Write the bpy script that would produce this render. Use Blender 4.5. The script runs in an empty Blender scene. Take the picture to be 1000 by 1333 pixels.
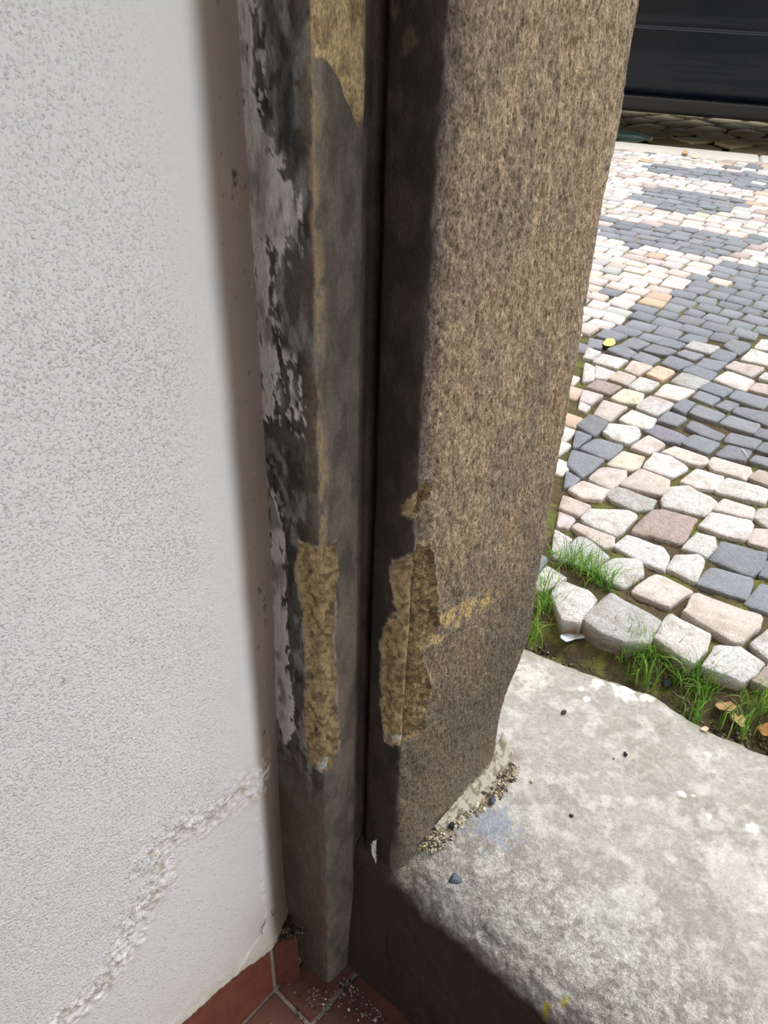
import bpy, math, random
import numpy as np
random.seed(7)
rng = np.random.default_rng(11)
sc = bpy.context.scene
col = sc.collection

# ---------------------------------------------------------------- camera
FPX, CZ = 1080.0, 1.52
def cam_axes():
    d = np.array([445 - 500, 2208 - 666.5, FPX]); d /= np.linalg.norm(d)      # straight down, in camera axes
    f = np.array([0, 0, 1.0]); fh = f - d * f.dot(d); fh /= np.linalg.norm(fh)
    r = np.cross(d, fh)
    a = math.radians(40)
    return np.array([r * math.cos(a) - fh * math.sin(a), fh * math.cos(a) + r * math.sin(a), -d])
RW = cam_axes()                                                                # camera axes -> world
CP = np.array([0, 0, CZ])
cam_d = bpy.data.cameras.new('camera'); cam = bpy.data.objects.new('camera', cam_d); col.objects.link(cam)
cam_d.sensor_fit = 'VERTICAL'; cam_d.sensor_height = 36; cam_d.sensor_width = 27
cam_d.lens = FPX / 1333 * 36; cam_d.clip_start = 0.02; cam_d.clip_end = 200
from mathutils import Matrix
ax = [RW @ np.array(v) for v in ((1.0, 0, 0), (0, -1.0, 0), (0, 0, -1.0))]
cam.matrix_world = Matrix([[ax[0][i], ax[1][i], ax[2][i], CP[i]] for i in range(3)] + [[0, 0, 0, 1]])
sc.camera = cam
def ray(px, py): return RW @ np.array([(px - 500) / FPX, (py - 666.5) / FPX, 1.0])
def onz(px, py, z): v = ray(px, py); return CP + v * (z - CZ) / v[2]
def onx(px, py, x): v = ray(px, py); return CP + v * x / v[0]
def ony(px, py, y): v = ray(px, py); return CP + v * y / v[1]

# ---------------------------------------------------------------- light
sc.view_settings.view_transform = 'Standard'; sc.view_settings.look = 'None'
sc.view_settings.gamma = 1.0; sc.view_settings.exposure = 0.0
sc.view_settings.use_curve_mapping = False
SKY, SUN_E, LAMP_E = 1.95, 2.7, 30.0
w = bpy.data.worlds.new('overcast_sky'); sc.world = w; w.use_nodes = True
nt = w.node_tree; bg = nt.nodes['Background']
tc = nt.nodes.new('ShaderNodeTexCoord'); sx = nt.nodes.new('ShaderNodeSeparateXYZ'); rp = nt.nodes.new('ShaderNodeValToRGB')
nt.links.new(tc.outputs['Generated'], sx.inputs[0]); nt.links.new(sx.outputs['Z'], rp.inputs[0]); nt.links.new(rp.outputs[0], bg.inputs[0])
rp.color_ramp.elements[0].position = 0.0; rp.color_ramp.elements[0].color = (0.42, 0.44, 0.47, 1)
rp.color_ramp.elements[1].position = 0.9; rp.color_ramp.elements[1].color = (1.0, 1.0, 1.0, 1)
bg.inputs[1].default_value = SKY
def lamp(name, typ, loc, rot, energy, **k):
    d = bpy.data.lights.new(name, typ); d.energy = energy
    for a, b in k.items(): setattr(d, a, b)
    o = bpy.data.objects.new(name, d); o.location = loc; o.rotation_euler = rot; col.objects.link(o); return o
# veiled sun high above the street, beyond the parked car
lamp('sun', 'SUN', (0, 8, 8), (math.radians(-24), math.radians(14), 0), SUN_E, angle=math.radians(22), color=(1.0, 0.985, 0.96))
# unseen fill lamp added inside the room to brighten the wall and jamb
lamp('room_fill', 'AREA', (1.78, -0.62, 1.40), (0, math.radians(90), 0), LAMP_E, shape='RECTANGLE', size=1.5, size_y=1.1, color=(0.96, 0.98, 1.0))

# ---------------------------------------------------------------- helpers
def S(r, g, b):
    return np.array([((c / 255 + 0.055) / 1.055) ** 2.4 if c > 10.3 else c / 255 / 12.92 for c in (r, g, b)])
def _h(ix, iy, seed):
    h = (ix.astype(np.int64) * 374761393 + iy.astype(np.int64) * 668265263 + seed * 974634541) & 0xffffffff
    h = ((h ^ (h >> 13)) * 1274126177) & 0xffffffff
    h = ((h ^ (h >> 16)) * 2246822519) & 0xffffffff
    return ((h ^ (h >> 15)) & 0xffffff) / float(0xffffff)
def vn(x, y, seed=0):
    x = np.asarray(x, float); y = np.asarray(y, float)
    ix = np.floor(x); iy = np.floor(y); fx = x - ix; fy = y - iy
    fx = fx * fx * (3 - 2 * fx); fy = fy * fy * (3 - 2 * fy)
    a = _h(ix, iy, seed); b = _h(ix + 1, iy, seed); c = _h(ix, iy + 1, seed); d = _h(ix + 1, iy + 1, seed)
    return a + (b - a) * fx + (c - a) * fy + (a - b - c + d) * fx * fy
def fbm(x, y, o=4, seed=0, g=0.5):
    x = np.asarray(x, float); y = np.asarray(y, float)
    t = 0; a = 1.0; n = 0
    for i in range(o):
        t = t + a * vn(x * 2 ** i + 17.3 * i, y * 2 ** i + 5.7 * i, seed + i); n += a; a *= g
    return t / n                                   # 0..1
def ss(a, b, x):
    t = np.clip((x - a) / (b - a + 1e-12), 0, 1); return t * t * (3 - 2 * t)
def inpoly(X, Y, poly):
    p = np.asarray(poly, float); r = np.zeros(np.shape(X), bool)
    for i in range(len(p)):
        x0, y0 = p[i - 1]; x1, y1 = p[i]
        c = ((y0 > Y) != (y1 > Y)) & (X < (x1 - x0) * (Y - y0) / (y1 - y0 + 1e-15) + x0)
        r ^= c
    return r
def dline(X, Y, pts):
    d = np.full(np.shape(X), 9.0); p = np.asarray(pts, float)
    for a, b in zip(p[:-1], p[1:]):
        ab = b - a; t = np.clip(((X - a[0]) * ab[0] + (Y - a[1]) * ab[1]) / (ab @ ab), 0, 1)
        d = np.minimum(d, np.hypot(X - a[0] - t * ab[0], Y - a[1] - t * ab[1]))
    return d
def dpoly(X, Y, poly):                             # signed distance, positive inside
    p = list(poly); d = dline(X, Y, p + [p[0]]); return np.where(inpoly(X, Y, p), d, -d)
def mixc(c, c2, m):
    m = np.asarray(m, float)[..., None]; return c * (1 - m) + np.asarray(c2) * m

def empty(name, loc):
    o = bpy.data.objects.new(name, None); o.location = loc; col.objects.link(o); o.empty_display_size = 0.05; return o
def tag(o, label=None, cat=None, group=None, kind=None):
    for k, v in (('label', label), ('category', cat), ('group', group), ('kind', kind)):
        if v: o[k] = v
    return o
def obj(name, V, F, m=None, parent=None, loc=None, colr=None, grain=None, smooth=True):
    """one mesh object; V in world coordinates"""
    V = np.asarray(V, float).reshape(-1, 3)
    if parent is not None: base = np.array(parent.matrix_world.translation) if parent.parent else np.array(parent.location)
    else: base = np.zeros(3)
    if loc is None: loc = base if parent is not None else V.mean(0) * [1, 1, 0] + [0, 0, V[:, 2].min()]
    loc = np.asarray(loc, float)
    me = bpy.data.meshes.new(name)
    if isinstance(F, np.ndarray) and F.ndim == 2:
        k = F.shape[1]; me.vertices.add(len(V)); me.vertices.foreach_set('co', (V - loc).astype(np.float32).ravel())
        me.loops.add(F.size); me.polygons.add(len(F)); me.loops.foreach_set('vertex_index', F.astype(np.int32).ravel())
        me.polygons.foreach_set('loop_start', np.arange(0, F.size, k, dtype=np.int32))
        me.update(calc_edges=True); me.validate()
    else:
        me.from_pydata([tuple(v) for v in (V - loc)], [], [list(map(int, f)) for f in F]); me.update()
    me.polygons.foreach_set('use_smooth', [bool(smooth)] * len(me.polygons))
    if colr is not None:
        at = me.color_attributes.new('Col', 'FLOAT_COLOR', 'POINT')
        a = np.ones((len(V), 4), np.float32); a[:, :3] = np.broadcast_to(np.asarray(colr).reshape(-1, 3), (len(V), 3)); at.data.foreach_set('color', a.ravel())
    if grain is not None:
        at = me.attributes.new('grain', 'FLOAT', 'POINT'); at.data.foreach_set('value', np.broadcast_to(np.asarray(grain, np.float32).ravel(), (len(V),)).copy())
    if m: me.materials.append(m)
    o = bpy.data.objects.new(name, me); col.objects.link(o)
    if parent is not None:
        o.parent = parent; o.location = loc - base
    else: o.location = loc
    return o
def gridfaces(nr, nc, keep=None):
    i = np.arange(nr * nc).reshape(nr, nc)
    f = np.stack([i[:-1, :-1], i[:-1, 1:], i[1:, 1:], i[1:, :-1]], -1).reshape(-1, 4)
    return f if keep is None else f[np.asarray(keep).ravel()]
def gnormals(P):
    n = np.cross(np.gradient(P, axis=1), np.gradient(P, axis=0)); return n / (np.linalg.norm(n, axis=-1, keepdims=True) + 1e-12)
def compact(F, *arrs):
    u, inv = np.unique(F, return_inverse=True); return inv.reshape(F.shape), [a.reshape(-1, *a.shape[2:])[u] if a.ndim > 1 else a[u] for a in arrs]
class MB:
    def __init__(s): s.v = []; s.f = []; s.c = []
    def add(s, V, F, c=None):
        n = len(s.v); s.v += [tuple(v) for v in V]; s.f += [tuple(i + n for i in f) for f in F]
        if c is not None: s.c += [tuple(c)] * len(V)
    def box(s, a, b, c=None):
        x0, y0, z0 = a; x1, y1, z1 = b
        s.add([(x0, y0, z0), (x1, y0, z0), (x1, y1, z0), (x0, y1, z0), (x0, y0, z1), (x1, y0, z1), (x1, y1, z1), (x0, y1, z1)],
              [(3, 2, 1, 0), (4, 5, 6, 7), (0, 1, 5, 4), (1, 2, 6, 5), (2, 3, 7, 6), (3, 0, 4, 7)], c)
    def tube(s, pts, r, n=6, c=None):
        pts = [np.asarray(p, float) for p in pts]; V = []; F = []
        for i, p in enumerate(pts):
            t = pts[min(i + 1, len(pts) - 1)] - pts[max(i - 1, 0)]; t /= np.linalg.norm(t) + 1e-9
            u = np.cross(t, [0.3, 0.2, 0.93]); u /= np.linalg.norm(u) + 1e-9; q = np.cross(t, u)
            rr = r[i] if hasattr(r, '__len__') else r
            V += [p + rr * (math.cos(2 * math.pi * k / n) * u + math.sin(2 * math.pi * k / n) * q) for k in range(n)]
        for i in range(len(pts) - 1):
            F += [(i * n + k, i * n + (k + 1) % n, (i + 1) * n + (k + 1) % n, (i + 1) * n + k) for k in range(n)]
        F += [tuple(range(n))[::-1], tuple((len(pts) - 1) * n + k for k in range(n))]
        s.add(V, F, c)
    def build(s, name, m, parent=None, smooth=True, loc=None, grain=None):
        return obj(name, s.v, s.f, m, parent, loc, s.c if s.c else None, grain, smooth)

# ---------------------------------------------------------------- materials
def node_mat(name):
    m = bpy.data.materials.new(name); m.use_nodes = True; t = m.node_tree
    return m, t, t.nodes['Principled BSDF'], lambda k: t.nodes.new('ShaderNode' + k), t.links.new
def grain_mat(name, scale=(300, 300, 300), k=0.9, bump=0.5, dist=0.002, rough=0.9, color=None, detail=5, use_grain=True, scale2=None, k2=0.0, spec=0.25):
    """surface colour from the mesh (or one colour) broken up by fine mineral grain, which also gives the relief"""
    m, t, p, N, L = node_mat(name)
    tcn = N('TexCoord'); mp = N('Mapping'); mp.inputs['Scale'].default_value = scale; L(tcn.outputs['Object'], mp.inputs[0])
    nz = N('TexNoise'); nz.inputs['Scale'].default_value = 1; nz.inputs['Detail'].default_value = detail; nz.inputs['Roughness'].default_value = 0.65; L(mp.outputs[0], nz.inputs[0])
    if color is None:
        a = N('Attribute'); a.attribute_name = 'Col'; csrc = a.outputs['Color']
    else:
        r = N('RGB'); r.outputs[0].default_value = (*color, 1); csrc = r.outputs[0]
    c = N('Math'); c.operation = 'SUBTRACT'; L(nz.outputs[0], c.inputs[0]); c.inputs[1].default_value = 0.5
    amp = N('Math'); amp.operation = 'MULTIPLY'; L(c.outputs[0], amp.inputs[0]); amp.inputs[1].default_value = 2 * k
    h = nz.outputs[0]; f = amp.outputs[0]
    if scale2 is not None:
        mp2 = N('Mapping'); mp2.inputs['Scale'].default_value = scale2; L(tcn.outputs['Object'], mp2.inputs[0])
        n2 = N('TexNoise'); n2.inputs['Scale'].default_value = 1; n2.inputs['Detail'].default_value = 3; L(mp2.outputs[0], n2.inputs[0])
        c2 = N('Math'); c2.operation = 'SUBTRACT'; L(n2.outputs[0], c2.inputs[0]); c2.inputs[1].default_value = 0.5
        a2 = N('Math'); a2.operation = 'MULTIPLY'; L(c2.outputs[0], a2.inputs[0]); a2.inputs[1].default_value = 2 * k2
        ad = N('Math'); ad.operation = 'ADD'; L(f, ad.inputs[0]); L(a2.outputs[0], ad.inputs[1]); f = ad.outputs[0]
        hh = N('Math'); hh.operation = 'ADD'; L(h, hh.inputs[0]); L(n2.outputs[0], hh.inputs[1]); h = hh.outputs[0]
    if use_grain:
        g = N('Attribute'); g.attribute_name = 'grain'
        mg = N('Math'); mg.operation = 'MULTIPLY'; L(f, mg.inputs[0]); L(g.outputs['Fac'], mg.inputs[1]); f = mg.outputs[0]
        mh = N('Math'); mh.operation = 'MULTIPLY'; L(h, mh.inputs[0]); L(g.outputs['Fac'], mh.inputs[1]); h = mh.outputs[0]
    e = N('Math'); e.operation = 'ADD'; L(f, e.inputs[0]); e.inputs[1].default_value = 1.0
    mx = N('Math'); mx.operation = 'MAXIMUM'; L(e.outputs[0], mx.inputs[0]); mx.inputs[1].default_value = 0.08
    vm = N('VectorMath'); vm.operation = 'SCALE'; L(csrc, vm.inputs[0]); L(mx.outputs[0], vm.inputs['Scale'])
    L(vm.outputs[0], p.inputs['Base Color'])
    b = N('Bump'); b.inputs['Strength'].default_value = bump; b.inputs['Distance'].default_value = dist; L(h, b.inputs['Height']); L(b.outputs[0], p.inputs['Normal'])
    p.inputs['Roughness'].default_value = rough; p.inputs['Specular IOR Level'].default_value = spec
    return m
def plain(name, c, rough=0.6, metal=0.0, coat=0.0, spec=0.5, noise=0.0, nscale=40, trans=0.0, alpha=1.0, ior=1.45):
    m, t, p, N, L = node_mat(name)
    p.inputs['Base Color'].default_value = (*c, 1); p.inputs['Roughness'].default_value = rough; p.inputs['Metallic'].default_value = metal
    p.inputs['Coat Weight'].default_value = coat; p.inputs['Specular IOR Level'].default_value = spec
    p.inputs['Transmission Weight'].default_value = trans; p.inputs['Alpha'].default_value = alpha; p.inputs['IOR'].default_value = ior
    if noise:
        tcn = N('TexCoord'); nz = N('TexNoise'); nz.inputs['Scale'].default_value = nscale; nz.inputs['Detail'].default_value = 4; L(tcn.outputs['Object'], nz.inputs[0])
        r = N('ValToRGB'); r.color_ramp.elements[0].position = 0.3; r.color_ramp.elements[1].position = 0.7
        r.color_ramp.elements[0].color = (*[x * (1 - noise) for x in c], 1); r.color_ramp.elements[1].color = (*[min(1, x * (1 + noise)) for x in c], 1)
        L(nz.outputs[0], r.inputs[0]); L(r.outputs[0], p.inputs['Base Color'])
    return m
def stucco_mat():
    """rough-cast white plaster: pimpled grain, smoother where the mesh says so"""
    m, t, p, N, L = node_mat('white_stucco')
    tcn = N('TexCoord'); a = N('Attribute'); a.attribute_name = 'Col'; g = N('Attribute'); g.attribute_name = 'grain'
    wq = N('TexNoise'); wq.inputs['Scale'].default_value = 240; wq.inputs['Detail'].default_value = 1; L(tcn.outputs['Object'], wq.inputs[0])
    wv = N('VectorMath'); wv.operation = 'SCALE'; L(wq.outputs['Color'], wv.inputs[0]); wv.inputs['Scale'].default_value = 0.0035
    wa = N('VectorMath'); wa.operation = 'ADD'; L(tcn.outputs['Object'], wa.inputs[0]); L(wv.outputs[0], wa.inputs[1])
    hs = []
    for sc_, k in ((230, 1.0), (390, 0.7)):
        v = N('TexVoronoi'); v.inputs['Scale'].default_value = sc_; L(wa.outputs[0], v.inputs['Vector'])
        r = N('MapRange'); r.interpolation_type = 'SMOOTHSTEP'; r.inputs['From Min'].default_value = 0.62; r.inputs['From Max'].default_value = 0.1; L(v.outputs['Distance'], r.inputs[0])
        sp_ = N('SeparateColor'); L(v.outputs['Color'], sp_.inputs[0])
        pw = N('Math'); pw.operation = 'POWER'; L(sp_.outputs[0], pw.inputs[0]); pw.inputs[1].default_value = 1.6
        m1 = N('Math'); m1.operation = 'MULTIPLY'; L(r.outputs[0], m1.inputs[0]); L(pw.outputs[0], m1.inputs[1])
        m2 = N('Math'); m2.operation = 'MULTIPLY'; L(m1.outputs[0], m2.inputs[0]); m2.inputs[1].default_value = k; hs.append(m2.outputs[0])
    sm = N('Math'); sm.operation = 'ADD'; L(hs[0], sm.inputs[0]); L(hs[1], sm.inputs[1])
    mh = N('Math'); mh.operation = 'MULTIPLY'; L(sm.outputs[0], mh.inputs[0]); L(g.outputs['Fac'], mh.inputs[1])
    f = N('TexNoise'); f.inputs['Scale'].default_value = 700; f.inputs['Detail'].default_value = 3; L(tcn.outputs['Object'], f.inputs[0])
    fs = N('Math'); fs.operation = 'MULTIPLY'; L(f.outputs[0], fs.inputs[0]); fs.inputs[1].default_value = 0.18
    ad = N('Math'); ad.operation = 'ADD'; L(mh.outputs[0], ad.inputs[0]); L(fs.outputs[0], ad.inputs[1])
    b = N('Bump'); b.inputs['Strength'].default_value = 0.9; b.inputs['Distance'].default_value = 0.0022; L(ad.outputs[0], b.inputs['Height']); L(b.outputs[0], p.inputs['Normal'])
    L(a.outputs['Color'], p.inputs['Base Color']); p.inputs['Roughness'].default_value = 0.85; p.inputs['Specular IOR Level'].default_value = 0.25
    return m

# ================================================================ STRUCTURE
XW, YA, XB, YC, XD, YO = -0.578, 0.504, -0.512, 0.58, -0.44, 0.918
ZT, ZS = 0.38, 0.36
M_room = plain('passage_paint', (0.36, 0.35, 0.34), 0.9, spec=0.2)
M_fac = grain_mat('facade_render', (30, 30, 30), 0.15, 0.3, 0.004, color=tuple(S(170, 150, 120)), use_grain=False)
def block(name, boxes, m):
    b = MB()
    for a, c in boxes: b.box(a, c)
    return tag(b.build(name, m, smooth=False, loc=(0, 0, 0)), kind='structure')
block('wall_front', [((-4.5, 0.53, 0.0), (-0.645, 0.905, 7.0))], M_fac)
block('wall_front', [((1.46, 0.53, 0.0), (4.5, 0.905, 7.0))], M_fac)
block('wall_front', [((-0.645, 0.53, 2.46), (1.46, 0.905, 7.0))], M_fac)
block('wall_right', [((1.9, -3.0, 0), (2.05, 0.53, 2.9))], M_room)
block('wall_back', [((-0.75, -3.15, 0), (2.05, -3.0, 2.9))], M_room)
block('ceiling', [((-0.75, -3.0, 2.9), (2.05, 0.53, 3.05))], M_room)

# ---- white rough-cast wall, its end rounded off beside the jamb
def make_wall():
    ys = np.concatenate([np.linspace(-3.0, -0.06, 14), np.arange(-0.04, 0.43, 0.0022)])
    t = np.linspace(0, 1, 34)[1:]
    ycur = 0.4305 + 0.0725 * t; xcur = XW - 0.014 * t ** 1.6
    Y = np.concatenate([ys, ycur]); X = np.concatenate([np.full(len(ys), XW), xcur])
    zs = np.concatenate([np.arange(0.0, 1.62, 0.0022), np.linspace(1.66, 2.9, 14)])
    nr, nc = len(zs), len(Y)
    P = np.zeros((nr, nc, 3)); P[..., 0] = X; P[..., 1] = Y; P[..., 2] = zs[:, None]
    y, z = P[..., 1], P[..., 2]
    P[..., 0] -= 0.018 * ss(1.0, 0.35, z) * np.clip((y - 0.4305) / 0.0725, 0, 1) ** 1.6
    vis = ss(-0.1, 0.0, y) * ss(1.7, 1.6, z)
    W = lambda pts: [tuple(onx(px, py, XW)[1:]) for px, py in pts]
    path = W([(70, 1333), (130, 1292), (160, 1240), (188, 1180), (212, 1150), (202, 1112), (235, 1082), (275, 1062), (312, 1028), (335, 1022)])
    wob = 0.010 * (fbm(y * 60, z * 60, 3, 5) - 0.5)
    dp = dline(y + wob, z + 0.010 * (fbm(y * 60, z * 60, 3, 9) - 0.5), path)
    wd = 0.040 + 0.040 * (fbm(y * 25, z * 25, 2, 3) - 0.4)
    fl = ss(wd, wd * 0.25, dp) * ss(0.28, 0.55, fbm(y * 140, z * 140, 3, 21) + 0.12)
    halo = ss(0.035, 0.0, dp)
    low = inpoly(y + 2 * wob, z, path + W([(345, 1210), (200, 1420), (60, 1420)]))                # the smooth patched area under the blisters
    lowm = low.astype(float)
    # blisters and crumbs stand proud, what fell off is a shallow pit
    d = 0.0012 * (fbm(y * 18, z * 18, 3, 1) - 0.5) + vis * 0.0005 * (fbm(y * 200, z * 200, 2, 2) - 0.5)
    d = d + halo * 0.0018 * (fbm(y * 90, z * 90, 3, 7) - 0.35) + fl * 0.0075 * (fbm(y * 190, z * 190, 2, 8) - 0.42) - lowm * 0.0015
    zl = np.interp(y, [0.0, 0.24, 0.37, 0.437, 0.5], [0.185, 0.178, 0.160, 0.136, 0.125]) + 0.006 * (fbm(y * 70, z * 0 + 3, 3, 4) - 0.5)
    lip = ss(-0.002, 0.002, z - zl)
    d = d + lip * ss(0.05, 0.0, z - zl) * (0.0035 + 0.003 * (fbm(y * 120, z * 120, 2, 31) - 0.5)) - (1 - lip) * 0.013 * ss(0.445, 0.43, y)
    base = np.ones((nr, nc, 3)) * np.array([0.80, 0.795, 0.79])
    base *= (1 + 0.05 * (fbm(y * 6, z * 6, 3, 12) - 0.5))[..., None]
    c = mixc(base, S(226, 222, 222), lowm * 0.5)
    # rising damp: yellowed near the foot and the corner; brown grime and painted-in shade on the rounded end
    c = mixc(c, S(205, 192, 170), 0.5 * ss(0.34, 0.15, z + 0.05 * (fbm(y * 30, z * 30, 3, 41) - 0.5)) * ss(0.36, 0.46, y + 0.03 * (fbm(y * 40, z * 40, 3, 43) - 0.5)))
    c = mixc(c, S(196, 186, 160), 0.65 * ss(0.06, 0.0, z - zl + 0.03 * (fbm(y * 50, z * 50, 3, 44) - 0.5)))
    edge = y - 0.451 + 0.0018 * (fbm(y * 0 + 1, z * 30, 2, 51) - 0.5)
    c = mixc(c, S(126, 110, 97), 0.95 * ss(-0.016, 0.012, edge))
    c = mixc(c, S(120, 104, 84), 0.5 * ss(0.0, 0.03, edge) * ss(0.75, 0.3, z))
    c = mixc(c, S(188, 172, 150), 0.6 * fl * ss(0.45, 0.6, fbm(y * 110, z * 110, 2, 61)))
    c = mixc(c, S(240, 238, 234), 0.7 * fl * ss(0.5, 0.62, fbm(y * 170, z * 170, 2, 62)))
    # specks of dirt
    sp = rng.random((70, 4))
    for a, b, r, q in sp:
        cy = 0.455 + 0.045 * a ** 0.5 if q < 0.88 else 0.2 + 0.3 * a; cz = 0.2 + 1.3 * b
        rr = 0.0012 + 0.0013 * r ** 2
        k = (abs(y - cy) < 2 * rr) & (abs(z - cz) < 2 * rr)
        if k.any(): c[k] = mixc(c[k], S(60, 50, 45), 0.5 * ss(rr * 1.3, rr * 0.5, np.hypot(y[k] - cy, z[k] - cz)))
    for px, py, ry, rz in ((313, 232, 0.007, 0.02), (345, 772, 0.007, 0.014), (348, 960, 0.006, 0.012), (352, 800, 0.005, 0.05), (360, 1190, 0.02, 0.02)):
        q = onx(px, py, XW); e = np.hypot((y - q[1]) / ry, (z - q[2]) / rz)
        c = mixc(c, S(48, 42, 38), 0.85 * ss(0.55, 0.7, fbm(y * 190, z * 190, 3, 71) * ss(1.8, 0.3, e) + 0.12 * ss(1, 0, e)))
    g = np.clip(0.25 + 0.9 * ss(0.44, 0.36, y) * (1 - 0.75 * lowm) * (0.55 + 0.9 * fbm(y * 9, z * 9, 2, 81)), 0, 1.2)
    g = g * (1 - 0.6 * ss(0.05, 0.0, z - zl)) * (1 - 0.45 * ss(1.15, 1.5, z) * ss(0.3, 0.42, y))
    P = P + gnormals(P) * d[..., None]
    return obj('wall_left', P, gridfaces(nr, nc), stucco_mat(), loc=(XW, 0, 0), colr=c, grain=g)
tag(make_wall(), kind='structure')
block('wall_left', [((-0.75, -3.0, 0), (-0.645, 0.53, 2.9))], M_room)

# ---- red quarry tiles: floor and skirting
def tiles():
    b = MB(); b.box((-0.76, -3.0, -0.12), (1.9, 0.62, -0.004), S(140, 132, 124))
    T = 0.2; j = 0.0035
    y0 = 0.4375
    for iy in range(-18, 1):
        for ix in range(0, 13):
            xa = XW + 0.004 + ix * T + (0.085 if iy % 2 == 0 else 0.085) - T; ya = y0 + iy * T
            x0, x1, ya0, ya1 = max(xa + j, XW + 0.004), min(xa + T - j, 1.9), ya + j, min(ya + T - j, 0.6)
            if x1 - x0 < 0.01: continue
            c = S(96, 60, 52) * (0.85 + 0.3 * random.random()); e = 0.0025
            V = [(x0, ya0, -0.01), (x1, ya0, -0.01), (x1, ya1, -0.01), (x0, ya1, -0.01), (x0, ya0, -e), (x1, ya0, -e), (x1, ya1, -e), (x0, ya1, -e),
                 (x0 + e, ya0 + e, 0), (x1 - e, ya0 + e, 0), (x1 - e, ya1 - e, 0), (x0 + e, ya1 - e, 0)]
            F = [(8, 9, 10, 11)] + [(a + k, a + (k + 1) % 4, a + 4 + (k + 1) % 4, a + 4 + k) for a in (0, 4) for k in range(4)]
            b.add(V, F, c)
    return b.build('floor', M_tile, smooth=False, loc=(0, 0, 0), grain=0.7)
M_tile = grain_mat('quarry_tile', (140, 140, 140), 0.5, 0.3, 0.001, rough=0.6, spec=0.4, scale2=(30, 30, 30), k2=0.8)
tag(tiles(), kind='structure')
b = MB()
for k in range(0, 17):
    y1 = 0.4375 - 0.2 * k; y0 = max(y1 - 0.196, -3.0)
    if k == 0: y1 -= 0.003
    za, zb = (0.186, 0.145) if k == 0 else (0.19, 0.19); xa, xb = XW - 0.012, XW + 0.0005
    b.add([(xa, y0, 0), (xb, y0, 0), (xb, y1, 0), (xa, y1, 0), (xa, y0, za), (xb, y0, za), (xb, y1, zb), (xa, y1, zb)],
          [(3, 2, 1, 0), (4, 5, 6, 7), (0, 1, 5, 4), (1, 2, 6, 5), (2, 3, 7, 6), (3, 0, 4, 7)], S(118, 66, 54) * (0.92 + 0.16 * random.random()))
b.box((XW - 0.014, -3.0, 0.0), (XW - 0.002, 0.442, 0.135), S(150, 140, 130))
# the short cut tile that turns the corner
V = [(-0.5795, 0.4425, 0), (-0.5590, 0.4800, 0), (-0.572, 0.488, 0), (-0.596, 0.452, 0)]
V = V + [(x, y, 0.137 if i in (0, 3) else 0.133) for i, (x, y, _) in enumerate(V)]
b.add(V, [(0, 1, 5, 4), (1, 2, 6, 5), (2, 3, 7, 6), (3, 0, 4, 7), (4, 5, 6, 7)], S(98, 56, 48))
tag(b.build('baseboard_left', M_tile, smooth=False, loc=(XW, 0, 0), grain=0.6), kind='structure')

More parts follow.
